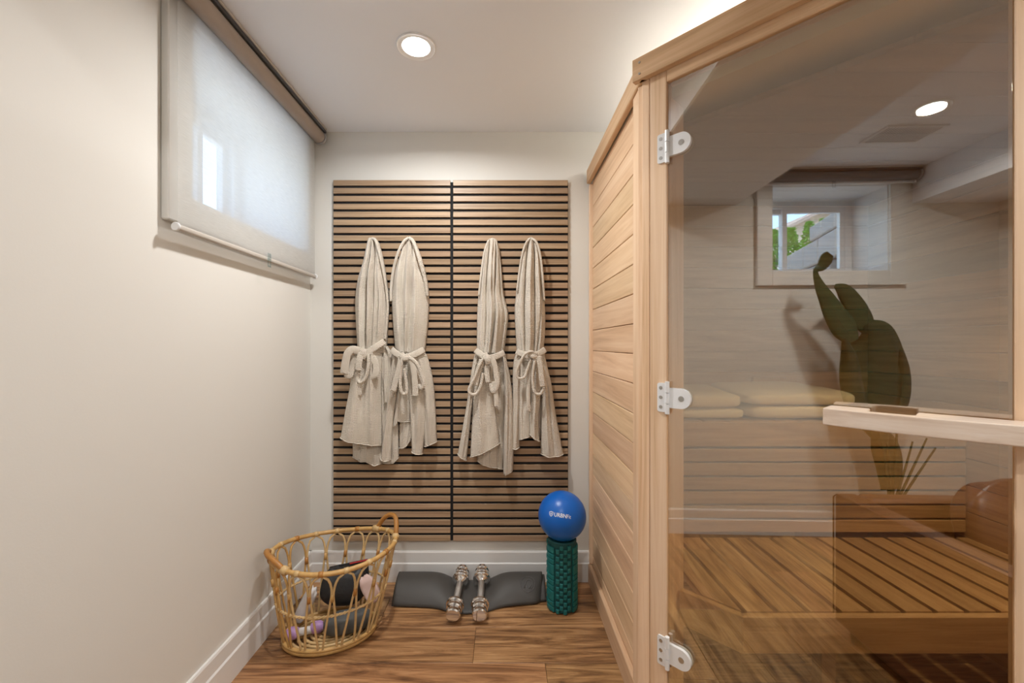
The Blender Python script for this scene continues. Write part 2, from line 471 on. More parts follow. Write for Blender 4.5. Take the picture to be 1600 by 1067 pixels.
# ------------------------------------------------------------------ windows with deep reveals
def window(idx, W, cas, label):
    y0, y1, z0, z1 = W
    w = thing('window_%d' % idx, label, None, (XL, (y0 + y1) / 2, z0), kind='structure')
    cw = cas
    # casing in four boards
    x0, x1 = XL, XL + .024
    a0, a1, b0, b1 = y0 - .098, min(y1 + .098, YB - .004), z0 - .093, min(z1 + .07, CEIL - .005)
    bx('casing_board', x0, x1, a0, y0, b0, b1, M_casing, w, .003)
    bx('casing_board', x0, x1, y1, a1, b0, b1, M_casing, w, .003)
    bx('casing_board', x0, x1, y0, y1, b0, z0, M_casing, w, .003)
    bx('casing_board', x0, x1, y0, y1, z1, b1, M_casing, w, .003)
    # reveal
    xo = XL - WT
    t = .012
    multibox('reveal', [(xo, XL + .004, y0 - t, y0 + .004, z0 - t, z1 + t), (xo, XL + .004, y1 - .004, y1 + t, z0 - t, z1 + t),
                        (xo, XL + .004, y0 + .004, y1 - .004, z0 - t, z0 + .004), (xo, XL + .004, y0 + .004, y1 - .004, z1 - .004, z1 + t)], M_trim, w)
    # vinyl frame
    f = .05
    multibox('frame', [(xo - .06, xo + .01, y0, y0 + f, z0, z1), (xo - .06, xo + .01, y1 - f, y1, z0, z1), (xo - .06, xo + .01, y0 + f, y1 - f, z0, z0 + f * .7), (xo - .06, xo + .01, y0 + f, y1 - f, z1 - f, z1)], M_vinyl, w)
    ym = y0 + (y1 - y0) * .63
    def sash(ya, yb, xx):
        s = .032
        za, zb = z0 + f * .7, z1 - f
        o = multibox('sash', [(xx - .02, xx + .01, ya, ya + s, za, zb), (xx - .02, xx + .01, yb - s, yb, za, zb), (xx - .02, xx + .01, ya + s, yb - s, za, za + s), (xx - .02, xx + .01, ya + s, yb - s, zb - s, zb)], M_vinyl, w)
        bx('pane', xx - .007, xx - .003, ya + s * .8, yb - s * .8, za + s * .8, zb - s * .8, M_pane, o, 0)
    sash(y0 + f, ym + .02, xo - .005)
    sash(ym - .02, y1 - f, xo - .035)
    return w
window(1, W1, M_casing, 'white sliding window with deep reveal, covered by the lowered sheer blind')
window(2, W2, M_casing, 'white sliding window with deep reveal, its blind rolled up, seen mirrored in the glass door')
# window wells: outer wall shell
struct(multibox('wall_outside', [(XL - WT - .10, XL - T - .002, YR, W2[0] - .013, 0, CEIL), (XL - WT - .10, XL - T - .002, W2[1] + .013, W1[0] - .013, 0, CEIL), (XL - WT - .10, XL - T - .002, W1[1] + .013, YB + .3, 0, CEIL)]
     + [(XL - WT - .10, XL - T - .002, W[0] - .013, W[1] + .013, 0, W[2] - .013) for W in (W1, W2)] + [(XL - WT - .10, XL - T - .002, W[0] - .013, W[1] + .013, W[3] + .013, CEIL) for W in (W1, W2)], M_siding))

def roller_blind(y0, y1, drop_z, label, lowered):
    M_rl = M_blind_roll if lowered else M_grey_roll
    t = thing('roller_blind', label, 'blind', (XL, (y0 + y1) / 2, CEIL - .05))
    zc = CEIL - .047
    xc = XL + .062
    bx('mounting_rail', XL + .001, XL + .10, y0, y1, CEIL - .012, CEIL - .001, M_taupe, t, .002)
    bx('back_plate', XL + .001, XL + .022, y0, y1, CEIL - .075, CEIL - .013, M_dark_metal, t, .001)
    lathe('fabric_roll', [(.020, -(y1 - y0) / 2 + .012), (.031, -(y1 - y0) / 2 + .012), (.031, (y1 - y0) / 2 - .012), (.020, (y1 - y0) / 2 - .012)], M_rl, t, (xc, (y0 + y1) / 2, zc), (PI / 2, 0, 0), 28)
    bx('front_lip', xc + .025, xc + .036, y0, y1, CEIL - .026, CEIL - .013, M_dark_metal, t, .002)
    for y in (y0, y1):
        s = 1 if y == y1 else -1
        lathe('end_cap', [(.0, -.005), (.034, -.005), (.036, -.002), (.036, .003), (.033, .006), (0, .006)], M_grey_metal, t, (xc, y, zc), (PI / 2, 0, 0), 28)
    xf = XL + .042
    if lowered:
        vs, fs = [], []
        n, m = 24, 14
        for i in range(n + 1):
            for j in range(m + 1):
                y = y0 + .012 + (y1 - y0 - .024) * i / n
                z = zc - .012 + (drop_z + .008 - zc + .012) * j / m
                vs.append((xf + .0012 * math.sin(5.1 * y + 2) * j / m, y, z))
        for i in range(n):
            for j in range(m):
                a = i * (m + 1) + j
                fs.append((a, a + 1, a + m + 2, a + m + 1))
        raw('fabric', vs, fs, M_blind, t, smooth=True)
    zb = drop_z
    bar = bxc('bottom_rail', (xf, (y0 + y1) / 2, zb), (.014, y1 - y0 - .016, .018), M_taupe if lowered else M_vinyl, t, 0, .006, 3)
    for y in (y0 + .006, y1 - .006):
        lathe('rail_cap', [(0, -.004), (.011, -.004), (.013, -.002), (.013, .003), (.011, .005), (0, .005)], M_white_metal, t, (xf, y, zb), (PI / 2, 0, 0), 20)
    yt = (y0 + y1) / 2 + .02
    multibox('pull_tab', [(xf + .008, xf + .011, yt - .011, yt + .011, zb - .006, zb + .024), (xf + .008, xf + .011, yt - .011, yt - .006, zb - .032, zb - .006), (xf + .008, xf + .011, yt + .006, yt + .011, zb - .032, zb - .006), (xf + .008, xf + .011, yt - .006, yt + .006, zb - .032, zb - .026)], M_clear, t)
    return t
roller_blind(1.238, 2.168, EYE + .347, 'pale sheer roller blind let down over the window in the left wall', True)
roller_blind(-.735, .225, EYE + 1.022, 'grey roller blind fully rolled up above the mirrored window', False)

# ------------------------------------------------------------------ recessed lamps, vent
def downlight(x, y, label, power=None):
    t = thing('recessed_light', label, 'ceiling light', (x, y, CEIL), 'recessed lights in the ceiling')
    lathe('trim_ring', [(.050, .0), (.062, .0), (.070, -.003), (.072, -.001), (.072, .004), (.050, .004)], M_trim, t, (x, y, CEIL - .004), (0, 0, 0), 40)
    lathe('lens', [(0, 0), (.051, 0), (.051, .003), (0, .003)], M_lens, t, (x, y, CEIL - .0045), (0, 0, 0), 40)
    L_ = bpy.data.lights.new('lamp', 'AREA'); L_.shape = 'DISK'; L_.size = .10; L_.energy = power or LAMP_W; L_.color = (1.0, .99, .975); L_.spread = math.radians(165)
    lo = bpy.data.objects.new('lamp', L_); place(lo, (x, y, CEIL - .008), (0, 0, 0), t)
    return t
LAMPS = [(-.325, 1.568, 'round recessed light glowing in the ceiling above the robes'),
         (-.256, -.178, 'round recessed light mirrored in the sauna door'),
         (1.12, 1.62, 'round recessed light hidden above the roof of the sauna'),
         (1.35, -.178, 'unseen recessed light added as fill over the passage right of the sofa'),  # both passage lights are unseen, added to fill the room with light
         (2.55, -.178, 'unseen recessed light added as fill at the far end of the passage')]
for k, (x, y, l) in enumerate(LAMPS): downlight(x, y, l, LAMP_W * (.85 if k == 1 else 1.0))

v = thing('ceiling_vent', 'small white slotted air vent in the ceiling, mirrored in the door', 'vent', (-.50, -.265, CEIL))
multibox('frame', [(-.60, -.415, -.415, -.40, CEIL - .008, CEIL - .0005), (-.60, -.415, -.13, -.115, CEIL - .008, CEIL - .0005), (-.60, -.585, -.40, -.13, CEIL - .008, CEIL - .0005), (-.43, -.415, -.40, -.13, CEIL - .008, CEIL - .0005)], M_trim, v)
bx('duct', -.585, -.43, -.40, -.13, CEIL - .0012, CEIL - .0004, M_dark_metal, v, 0)
for i in range(18):
    y = -.394 + .0152 * i
    bxc('slat', (-.5075, y, CEIL - .004), (.154, .0058, .0016), M_trim, v, bev=0, rot=(.5, 0, 0))

# ------------------------------------------------------------------ outdoors behind the mirrored window
struct(bx('ground_outside', -14, XL - WT - .11, -9, 9, 1.05, 1.5, M_gravel, bev=0))

# ------------------------------------------------------------------ slat wall panels
YPF = YB - .0215       # front of the slats
def slat_panel(x0, x1, label, ext=.002):
    z1, z0 = PT(0, 281, YPF)[2], PT(0, 845.5, YPF)[2]
    p = thing('slat_panel', label, 'wall panel', ((x0 + x1) / 2, YB, z0), 'slatted wall panels')
    bx('felt_backing', x0 - .003, x1 + ext, YB - .0105, YB - .0005, z0 - .001, z1 - .008, M_felt, p, 0)
    n = 46
    GAP = .0128
    pitch = (z1 - z0 + GAP) / n
    for i in range(n):
        zc = z1 - pitch * i - (pitch - GAP) / 2
        bxc('slat', ((x0 + x1) / 2, YB - .0150, zc), (x1 - x0, .0085, pitch - GAP), M_slat, p, bev=.0008)
    return p
slat_panel(PT(520.5, 0, YPF)[0], PT(703.5, 0, YPF)[0], 'left walnut slat panel with black gaps, two robes on it', .011)
slat_panel(PT(708, 0, YPF)[0], PT(887.5, 0, YPF)[0], 'right walnut slat panel with black gaps, beside the sauna')

# ------------------------------------------------------------------ the corner sauna
TH = math.atan2(660.0, 630.0)
DD = (math.cos(TH), -math.sin(TH)); NN = (math.sin(TH), math.cos(TH))
L0 = (.437, 1.348)
def S(t, n): return (L0[0] + DD[0] * t + NN[0] * n, L0[1] + DD[1] * t + NN[1] * n)
def ob(name, t0, t1, n0, n1, h0, h1, m, parent, bev=.002, seg=1):
    """box in the door's own frame: t along the door, n into the cabin, h from eye level"""
    c = S((t0 + t1) / 2, (n0 + n1) / 2)
    return bxc(name, (c[0], c[1], EYE + (h0 + h1) / 2), (t1 - t0, n1 - n0, h1 - h0), m, parent, -TH, bev, seg)
TW = .85
C1 = S(TW, 0)
sa = thing('sauna_cabin', 'cedar corner sauna cabin with bronze glass door', 'sauna', (1.2, 1.5, 0))
TOP, TRB = .898, .827
# left side wall: boards between trims
side = bx('side_wall', .477, .50, 1.37, YB - .012, .012, EYE + .82, M_cedar_y, sa, 0)
bp_ = .1055
hh = -.033 - bp_ * 11
i = 0
while hh < TRB:
    a, b_ = max(hh, -1.20), min(hh + bp_, .835)
    if b_ - a > .02:
        bx('board', .457, .476, 1.40, YB - .03, EYE + a + .0012, EYE + b_ - .0012, M_cedar_y, side, .002)
    hh += bp_
bx('corner_trim', .436, .476, 1.364, 1.425, .10, EYE + TRB - .001, M_cedar_z, sa, .002)
bx('corner_trim', .442, .476, YB - .030, YB - .004, .10, EYE + TRB - .001, M_cedar_z, sa, .002)
bx('base_trim', .436, .456, 1.365, YB - .018, .001, .099, M_cedar_y, sa, .003)
o_ = bx('top_trim', .428, .450, 1.318, YB - .02, EYE + TRB, EYE + TOP, M_trim_wood_y, sa, .003)
# right short wall of the cabin
sr = bx('side_wall', C1[0] + .02, XS - .01, C1[1] + .02, C1[1] + .05, .012, EYE + .82, M_cedar_x, sa, 0)
hh = -.033 - bp_ * 11
while hh < TRB:
    a, b_ = max(hh, -1.20), min(hh + bp_, .835)
    if b_ - a > .02: bx('board', C1[0] + .03, XS - .01, C1[1], C1[1] + .019, EYE + a + .0012, EYE + b_ - .0012, M_cedar_x, sr, .002)
    hh += bp_
bx('top_trim', C1[0] + .02, XS - .01, C1[1] - .028, C1[1] - .004, EYE + TRB, EYE + TOP, M_trim_wood, sa, .003)
# roof
prism('roof', [(.46, 1.36), S(.03, .03), S(TW - .03, .03), (C1[0] + .02, C1[1] + .03), (XS - .004, C1[1] + .03), (XS - .004, YB - .004), (.46, YB - .004)], EYE + .76, EYE + .885, M_roofpanel, sa)
# door frame
ob('top_trim', -.013, TW + .013, -.030, -.009, TRB, TOP, M_trim_wood, sa, .002)
for tt in (.012,):
    for hz in (.845, .88):
        c = S(tt, -.0305)
        lathe('screw', [(0, -.0005), (.0035, -.0005), (.0035, .0012), (0, .0012)], M_screw, sa, (c[0], c[1], EYE + hz), (PI / 2, 0, -TH), 12)
ob('door_stile', .0088, .0335, -.008, .050, -1.218, TRB + .015, M_cedar_z, sa, .002)
ob('door_stile', .0350, .0885, -.008, .115, -1.218, TRB + .015, M_cedar_z, sa, .002)
ob('door_stile', .762, .815, -.008, .115, -1.218, TRB + .015, M_cedar_z, sa, .002)
ob('door_stile', .8165, TW - .006, -.008, .050, -1.218, TRB + .015, M_cedar_z, sa, .002)
ob('corner_post', -.012, .006, .004, .045, -1.218, TRB, M_cedar_z, sa, .002)
ob('door_header', .0890, .7615, -.008, .115, .794, TRB + .012, M_cedar_x, sa, .002)
ob('door_sill', .0890, .7615, -.008, .115, -1.218, -1.15, M_cedar_x, sa, .002)
# door: glass, hinges, handle
door = ob('glass_door', .0905, .7600, .000, .008, -1.146, .791, M_glass, sa, 0)
door['label'] = 'bronze tinted glass door pane that mirrors the room'
def hinge(hc):
    c = S(.091, -.004)
    vs, fs, mi = [], [], []
    def add(v, f, k):
        b0 = len(vs); vs.extend(v); fs.extend([tuple(b0 + q for q in ff) for ff in f]); mi.extend([k] * len(f))
    def W(t, n, h): p = S(t, n); return (p[0], p[1], EYE + hc + h)
    def slab(poly, n0, n1, k=0):
        m_ = len(poly)
        add([W(a, n0, b) for a, b in poly] + [W(a, n1, b) for a, b in poly], [tuple(range(m_)), tuple(range(m_, 2 * m_))[::-1]] + [(q, (q + 1) % m_, m_ + (q + 1) % m_, m_ + q) for q in range(m_)], k)
    def rr(t0, t1, h0, h1, r):
        out = []
        for (cx_, cy_, a0) in ((t1 - r, h1 - r, 0), (t0 + r, h1 - r, 90), (t0 + r, h0 + r, 180), (t1 - r, h0 + r, 270)):
            for q in range(4): a_ = math.radians(a0 + q * 30); out.append((cx_ + r * math.cos(a_), cy_ + r * math.sin(a_)))
        return out
    slab(rr(.062, .090, -.044, .044, .006), -.0125, -.008)
    tongue = [(.094, -.030)] + [(.132 + .030 * math.cos(math.radians(a_)), .030 * math.sin(math.radians(a_))) for a_ in range(-90, 91, 12)] + [(.094, .030)]
    slab(tongue, -.0095, .0)
    slab([(.132 + .030 * math.cos(math.radians(a_)) * .98, .030 * math.sin(math.radians(a_)) * .98) for a_ in range(-90, 271, 15)][:-1], .0085, .0125)
    for (h0, h1) in ((-.049, -.019), (-.017, .014), (.016, .049)):
        ring = [(.0925 + .0068 * math.cos(2 * PI * q / 12), -.0105 + .0068 * math.sin(2 * PI * q / 12)) for q in range(12)]
        add([W(a, b, h0) for a, b in ring] + [W(a, b, h1) for a, b in ring], [tuple(range(12)), tuple(range(12, 24))[::-1]] + [(q, (q + 1) % 12, 12 + (q + 1) % 12, 12 + q) for q in range(12)], 0)
    for (tt, h_, r) in ((.073, .029, .0055), (.073, 0, .0055), (.073, -.029, .0055)):
        slab([(tt + r * math.cos(2 * PI * q / 12), h_ + r * math.sin(2 * PI * q / 12)) for q in range(12)], -.0133, -.0125, 1)
    slab([(.134 + .0085 * math.cos(2 * PI * q / 14), .0085 * math.sin(2 * PI * q / 14)) for q in range(14)], -.0105, -.0094, 1)
    o = raw('hinge', vs, fs, [M_white_metal, M_screw], door)
    for p, k in zip(o.data.polygons, mi): p.material_index = k
    o['label'] = 'white metal glass door hinge'
for hc in (.596, -.161, -.931): hinge(hc)
# handle: a bowed pale wood bar with a finger recess behind
pl = []
t0, t1 = .482, .80
for k in range(13):                                  # front, bowed
    q = k / 12; pl.append((t0 + (t1 - t0) * q, -.074 - .016 * math.sin(PI * min(1, q * .9 + .05))))
pl += [(t1, -.012), (.632, -.012), (.630, -.064), (.626, -.068), (.563, -.068), (.559, -.064), (.557, -.012), (.486, -.012)]
vs, fs = [], []
m_ = len(pl)
for hz in (-.180, -.142):
    for a, b in pl:
        p = S(a, b); vs.append((p[0], p[1], EYE + hz))
fs = [tuple(range(m_)), tuple(range(m_, 2 * m_))[::-1]] + [(q, (q + 1) % m_, m_ + (q + 1) % m_, m_ + q) for q in range(m_)]
c = S((t0 + t1) / 2, -.05)
me = bpy.data.meshes.new('handle')
R_ = Matrix.Rotation(TH, 3, 'Z')
me.from_pydata([tuple(R_ @ (Vector(v_) - Vector((c[0], c[1], EYE - .161)))) for v_ in vs], [], fs)
bm = bmesh.new(); bm.from_mesh(me); bmesh.ops.recalc_face_normals(bm, faces=bm.faces); bm.to_mesh(me); bm.free()
hd = link_mesh('handle', me, M_handle, door, (c[0], c[1], EYE - .161), (0, 0, -TH))
md = hd.modifiers.new('bevel', 'BEVEL'); md.width = .005; md.segments = 3; md.limit_method = 'ANGLE'; md.angle_limit = math.radians(40)
hd['label'] = 'bowed pale wooden pull handle with finger recess'
for tt in (.51, .70):
    c = S(tt, -.006); lathe('handle_spacer', [(.009, -.0058), (.009, .0058)], M_screw, door, (c[0], c[1], EYE - .161), (PI / 2, 0, -TH), 14)

# interior lining
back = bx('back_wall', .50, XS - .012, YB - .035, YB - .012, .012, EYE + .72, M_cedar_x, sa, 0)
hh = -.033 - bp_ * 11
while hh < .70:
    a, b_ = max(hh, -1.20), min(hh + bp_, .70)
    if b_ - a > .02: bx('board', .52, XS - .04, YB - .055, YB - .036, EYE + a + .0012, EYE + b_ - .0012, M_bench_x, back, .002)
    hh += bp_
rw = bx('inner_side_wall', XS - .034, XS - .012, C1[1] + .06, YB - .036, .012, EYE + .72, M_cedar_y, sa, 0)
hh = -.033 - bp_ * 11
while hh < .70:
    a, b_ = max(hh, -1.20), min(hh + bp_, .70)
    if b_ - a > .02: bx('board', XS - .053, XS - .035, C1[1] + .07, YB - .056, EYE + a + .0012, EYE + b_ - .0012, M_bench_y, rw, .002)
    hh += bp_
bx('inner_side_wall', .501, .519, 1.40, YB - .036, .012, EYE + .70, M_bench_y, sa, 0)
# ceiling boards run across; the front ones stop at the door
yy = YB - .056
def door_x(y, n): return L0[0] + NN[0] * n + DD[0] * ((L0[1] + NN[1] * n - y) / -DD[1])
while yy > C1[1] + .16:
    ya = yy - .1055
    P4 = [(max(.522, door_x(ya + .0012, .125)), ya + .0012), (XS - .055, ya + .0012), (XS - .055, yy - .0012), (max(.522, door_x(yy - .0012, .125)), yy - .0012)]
    prism('ceiling_board', P4, EYE + .702, EYE + .72, M_shade_board, sa)
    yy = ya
# unseen lamp added to brighten the benches, front right of the cabin ceiling
cl = thing('bench_fill_lamp', 'unseen small warm lamp added to light the sauna benches', 'lamp', (1.42, .98, EYE + .70))
lathe('fill_lamp_ring', [(.040, 0), (.052, 0), (.052, .006), (.040, .006)], M_white_metal, cl, (1.42, .98, EYE + .694), (0, 0, 0), 28)
lathe('lamp_lens', [(0, 0), (.041, 0), (.041, .003), (0, .003)], M_fill_lens, cl, (1.42, .98, EYE + .696), (0, 0, 0), 28)
L_ = bpy.data.lights.new('lamp', 'AREA'); L_.shape = 'DISK'; L_.size = .08; L_.energy = 7.5; L_.spread = math.radians(115); L_.color = (1.0, .84, .62)
place(bpy.data.objects.new('lamp', L_), (1.42, .98, EYE + .690), (0, 0, 0), cl)

# upper bench
YU, YI = 1.68, YB - .057
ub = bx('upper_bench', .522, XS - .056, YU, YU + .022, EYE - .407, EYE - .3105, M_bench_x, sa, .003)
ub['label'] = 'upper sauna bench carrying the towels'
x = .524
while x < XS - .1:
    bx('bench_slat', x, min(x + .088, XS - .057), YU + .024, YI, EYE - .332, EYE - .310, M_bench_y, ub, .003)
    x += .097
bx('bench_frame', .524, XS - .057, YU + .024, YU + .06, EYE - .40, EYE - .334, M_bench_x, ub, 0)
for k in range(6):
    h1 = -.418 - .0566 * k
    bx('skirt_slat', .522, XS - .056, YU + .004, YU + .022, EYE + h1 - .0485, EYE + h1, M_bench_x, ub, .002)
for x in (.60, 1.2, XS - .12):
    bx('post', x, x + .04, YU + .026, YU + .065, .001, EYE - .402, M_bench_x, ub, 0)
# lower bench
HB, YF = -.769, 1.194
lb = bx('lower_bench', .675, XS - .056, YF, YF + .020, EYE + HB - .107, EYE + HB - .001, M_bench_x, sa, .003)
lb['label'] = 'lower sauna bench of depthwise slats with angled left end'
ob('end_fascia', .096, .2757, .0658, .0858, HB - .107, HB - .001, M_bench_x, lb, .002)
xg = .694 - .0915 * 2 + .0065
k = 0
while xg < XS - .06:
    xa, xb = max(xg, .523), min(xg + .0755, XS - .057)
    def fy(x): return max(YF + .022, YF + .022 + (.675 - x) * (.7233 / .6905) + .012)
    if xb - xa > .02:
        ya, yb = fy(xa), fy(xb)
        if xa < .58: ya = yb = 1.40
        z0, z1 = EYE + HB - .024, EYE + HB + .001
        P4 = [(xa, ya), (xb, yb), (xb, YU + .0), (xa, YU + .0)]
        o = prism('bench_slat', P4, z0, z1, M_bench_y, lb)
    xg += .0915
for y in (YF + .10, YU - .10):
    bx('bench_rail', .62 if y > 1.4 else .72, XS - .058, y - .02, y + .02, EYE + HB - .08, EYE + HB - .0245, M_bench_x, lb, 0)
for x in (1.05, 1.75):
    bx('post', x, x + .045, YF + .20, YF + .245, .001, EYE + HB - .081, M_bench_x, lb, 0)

# ------------------------------------------------------------------ towels on the upper bench
def soft_slab(name, c, s, m, parent, rz=0, e=.35, amp=.006, seedv=0, slope=0.0, nu=40, nv=20, pv=.75):
    """pillow-like slab: superellipsoid with uneven surface"""
    vs, fs = [], []
    def sp(a, p): return math.copysign(abs(a) ** p, a)
    for i in range(nv + 1):
        la = -PI / 2 + PI * i / nv
        for j in range(nu):
            lo = 2 * PI * j / nu
            x = sp(math.cos(la), pv) * sp(math.cos(lo), e); y = sp(math.cos(la), pv) * sp(math.sin(lo), e); z = sp(math.sin(la), pv)
            w = math.sin(7 * x + 3 * y + seedv) * math.sin(5 * y - 2 * x + seedv * 1.7)
            vs.append((x * s[0] / 2, y * s[1] / 2, z * s[2] / 2 + amp * w * (1 if z > -.5 else 0) + slope * y * s[1] / 2 * (z * .5 + .5)))
    for i in range(nv):
        for j in range(nu):
            fs.append((i * nu + j, i * nu + (j + 1) % nu, (i + 1) * nu + (j + 1) % nu, (i + 1) * nu + j))
    me = bpy.data.meshes.new(name); me.from_pydata(vs, [], fs)
    bm = bmesh.new(); bm.from_mesh(me); bmesh.ops.remove_doubles(bm, verts=bm.verts, dist=1e-5); bmesh.ops.recalc_face_normals(bm, faces=bm.faces); bm.to_mesh(me); bm.free()
    return link_mesh(name, me, m, parent, c, (0, 0, rz), True)
ZB = EYE - .309
def towel(cx, cy, w, d, layers, label):
    t = thing('folded_towel', label, 'towel', (cx, cy, ZB), 'cream towels on the upper bench')
    z = ZB
    for k, (hgt, dx, sl) in enumerate(layers):
        soft_slab('towel_fold', (cx + dx, cy, z + hgt / 2 - .001), (w, d, hgt), M_towel, t, 0, .22, .004, k * 2 + cx * 9, sl, 48, 24, .48)
        z += hgt * .93
    return t
towel(.805, 1.895, .385, .34, [(.048, 0, 0), (.072, -.012, .05)], 'cream towel folded thick on the bench, next to the door hinge')
towel(1.235, 1.905, .455, .37, [(.060, 0, 0), (.068, -.005, .07)], 'wide cream towel loosely folded on the bench, behind the wooden handle')
bxc('wooden_headrest', (1.335, 2.1265, ZB + .073), (.17, .022, .145), M_bench_x, None, 0, .004)
tag(bpy.data.objects['wooden_headrest'], 'small wooden block standing behind the cream towels', 'headrest')

# ------------------------------------------------------------------ robes on the slat panels
YRB = 2.12                                 # depth at which the outlines were measured
def arc(poly, u):
    """point at fraction u of a polyline's length"""
    ls = [math.dist(poly[i], poly[i + 1]) for i in range(len(poly) - 1)]
    s = u * sum(ls)
    for i, l in enumerate(ls):
        if s <= l or i == len(ls) - 1:
            k = s / l if l > 1e-9 else 0
            k = min(1, k)
            return (poly[i][0] + (poly[i + 1][0] - poly[i][0]) * k, poly[i][1] + (poly[i + 1][1] - poly[i][1]) * k)
        s -= l
def smooth2(poly, m=6): return [(p[0], p[1]) for p in catmull([(a, b, 0) for a, b in poly], m)]
def drape(name, parent, Lp, Rp, Tp=None, Bp=None, d0=.006, bulge=.05, folds=(), pw=2.4, nu=44, nv=60, th=.0035, vb=None, hem=True, tilt=0.0):
    """a hanging layer of cloth between a left and a right edge, bulging off the panel and folded along its length"""
    Ls, Rs = smooth2(Lp), smooth2(Rp)
    Tp = smooth2(Tp) if Tp else [Ls[0], Rs[0]]
    Bp = [Ls[-1]] + list(Bp or []) + [Rs[-1]]
    vs, fs = [], []
    for i in range(nv + 1):
        v = i / nv
        l, r = arc(Ls, v), arc(Rs, v)
        for j in range(nu + 1):
            u = j / nu
            t_, b_ = arc(Tp, u), arc(Bp, u)
            q = []
            for k in (0, 1):
                q.append((1 - v) * t_[k] + v * b_[k] + (1 - u) * l[k] + u * r[k] - ((1 - u) * (1 - v) * Tp[0][k] + u * (1 - v) * Tp[-1][k] + (1 - u) * v * Bp[0][k] + u * v * Bp[-1][k]))
            e = abs(2 * u - 1)
            d = d0 + bulge * (1 - e ** pw) ** .6 * (vb(v) if vb else 1.0) + tilt * v
            for (ua, ub_, va, vb_, wd, am) in folds:
                if va - .08 <= v <= vb_ + .08:
                    k = min(1, max(0, (v - va + .08) / .16)) * min(1, max(0, (vb_ + .08 - v) / .16))
                    uc = ua + (ub_ - ua) * (v - va) / max(1e-6, vb_ - va)
                    d += 1.35 * am * k * math.exp(-((u - uc) / wd) ** 2)
            d += .0022 * math.sin(9 * u + 5 * v) * math.sin(7 * v + 3 * u)
            X, _, Z = PT(q[0], q[1], YRB)
            vs.append((X, YPF - max(.002, d), Z))
    for i in range(nv):
        for j in range(nu):
            a = i * (nu + 1) + j
            fs.append((a, a + 1, a + nu + 2, a + nu + 1))
    o = raw(name, vs, fs, M_robe, parent, smooth=True)
    md = o.modifiers.new('solid', 'SOLIDIFY'); md.thickness = th; md.offset = -1
    if hem:                                     # stitched hem
        pts = [Vector(vs[nv * (nu + 1) + j]) + Vector((0, -.0012, .003)) for j in range(nu + 1)]
        tube('hem', pts, .0035, M_robe, o, .0028, 6)
    return o
def band(name, parent, pts, w=.0135, t=.0055, d=.075, dd=None, m=7):
    """flat cloth belt along photo points (px, py[, depth off the panel])"""
    p3 = []
    for p in pts:
        X, _, Z = PT(p[0], p[1], YRB)
        p3.append((X, YPF - (p[2] if len(p) > 2 else d), Z))
    if name == 'collar': w, t = w * .72, t * .55
    else: t = t * (.62 if w > .012 else .8)
    return tube(name, catmull(p3, m), w, M_robe, parent, t, 12, ref=(0, -1, 0))
def ridges(n, am, va=0, vb=1, spread=.42, w=.035, jit=.03, c=.5, conv=.55):
    out = []
    for k in range(n):
        q = c - spread + 2 * spread * (k + .5) / n
        out.append((c + (q - c) * conv + random.uniform(-jit, jit) * .4, q + random.uniform(-jit, jit), va, vb, w, am * random.choice((-1, 1, .8, -1.2))))
    return out
def topv(v): return .50 + .50 * min(1, v / .35)
def robe(px, label):
    X = PT(px, 0, YRB)[0]
    return thing('bathrobe', label, 'bathrobe', (X, YPF, PT(0, 735, YRB)[2]), 'waffle bathrobes on the slat panels')

# --- first robe
r = robe(578, 'beige waffle bathrobe at the far left, belt tied in a bulky bow')
drape('back_skirt', r, [(546, 560), (545, 640), (545, 719)], [(612, 556), (618, 640), (619, 720)], None, [(552, 721), (559, 725), (570, 724), (582, 731), (596, 727), (611, 728)], .004, .030, ridges(5, .010, .2, 1), nv=44)
drape('upper_body', r, [(570, 376), (567, 388), (562, 410), (554, 436), (550, 466), (551, 500), (554, 552)], [(588, 376), (592, 390), (596, 408), (602, 445), (604.5, 474), (602.5, 508), (600, 552)], [(570, 376), (573, 370.5), (579, 368.5), (585, 370.5), (588, 376)], None, .006, .062,
      [(.42, .38, 0, .95, .03, -.020), (.62, .55, .05, 1, .035, -.018), (.3, .18, .1, 1, .05, .010), (.78, .80, .1, .9, .05, .012), (.52, .47, .1, .9, .04, .012), (.75, .66, .5, 1, .03, -.012)], vb=topv, hem=False)
band('collar', r, [(580, 371, .035), (586, 376, .05), (592, 396, .055), (598, 422, .052), (602.5, 452, .045), (604, 478, .04), (602, 510, .04), (600, 530, .04)], .0085, .008)
drape('front_skirt', r, [(553, 545), (546, 590), (536, 645), (528.5, 686)], [(596, 545), (594, 590), (594.5, 650), (594.5, 698)], None, [(545, 690), (570, 694)], .030, .045, [(.3, .25, .1, 1, .10, .010), (.72, .8, .0, 1, .06, .012), (.52, .5, 0, .7, .06, -.012)], nv=44)
drape('side_gather', r, [(595, 545), (595, 580), (597, 630)], [(602, 541), (611, 562), (606, 632)], None, None, .014, .026, [(.5, .5, 0, 1, .15, -.012)], nu=16, nv=30, hem=False)
bl = band('belt', r, [(553, 549, .055), (564, 549, .078), (575, 551, .082), (590, 541, .075), (600, 533, .05)], .0165, .006)
band('knot', bl, [(566, 545, .085), (571, 552, .094), (569, 560, .088)], .018, .010)
band('bow_loop', bl, [(566, 549, .088), (555, 546, .094), (548, 552, .098), (544, 567, .096), (541, 583, .088)], .0200, .008)
band('bow_loop', bl, [(543, 583, .082), (549, 586, .080), (552, 572, .078), (557, 556, .080)], .0170, .007)
band('bow_loop', bl, [(578, 553, .085), (579, 570, .092), (575, 588, .09), (567, 597, .086), (561, 592, .08), (563, 583, .078)], .0085, .009)
band('bow_loop', bl, [(584, 558, .078), (590, 570, .085), (589, 584, .086), (582, 588, .08)], .0175, .007)
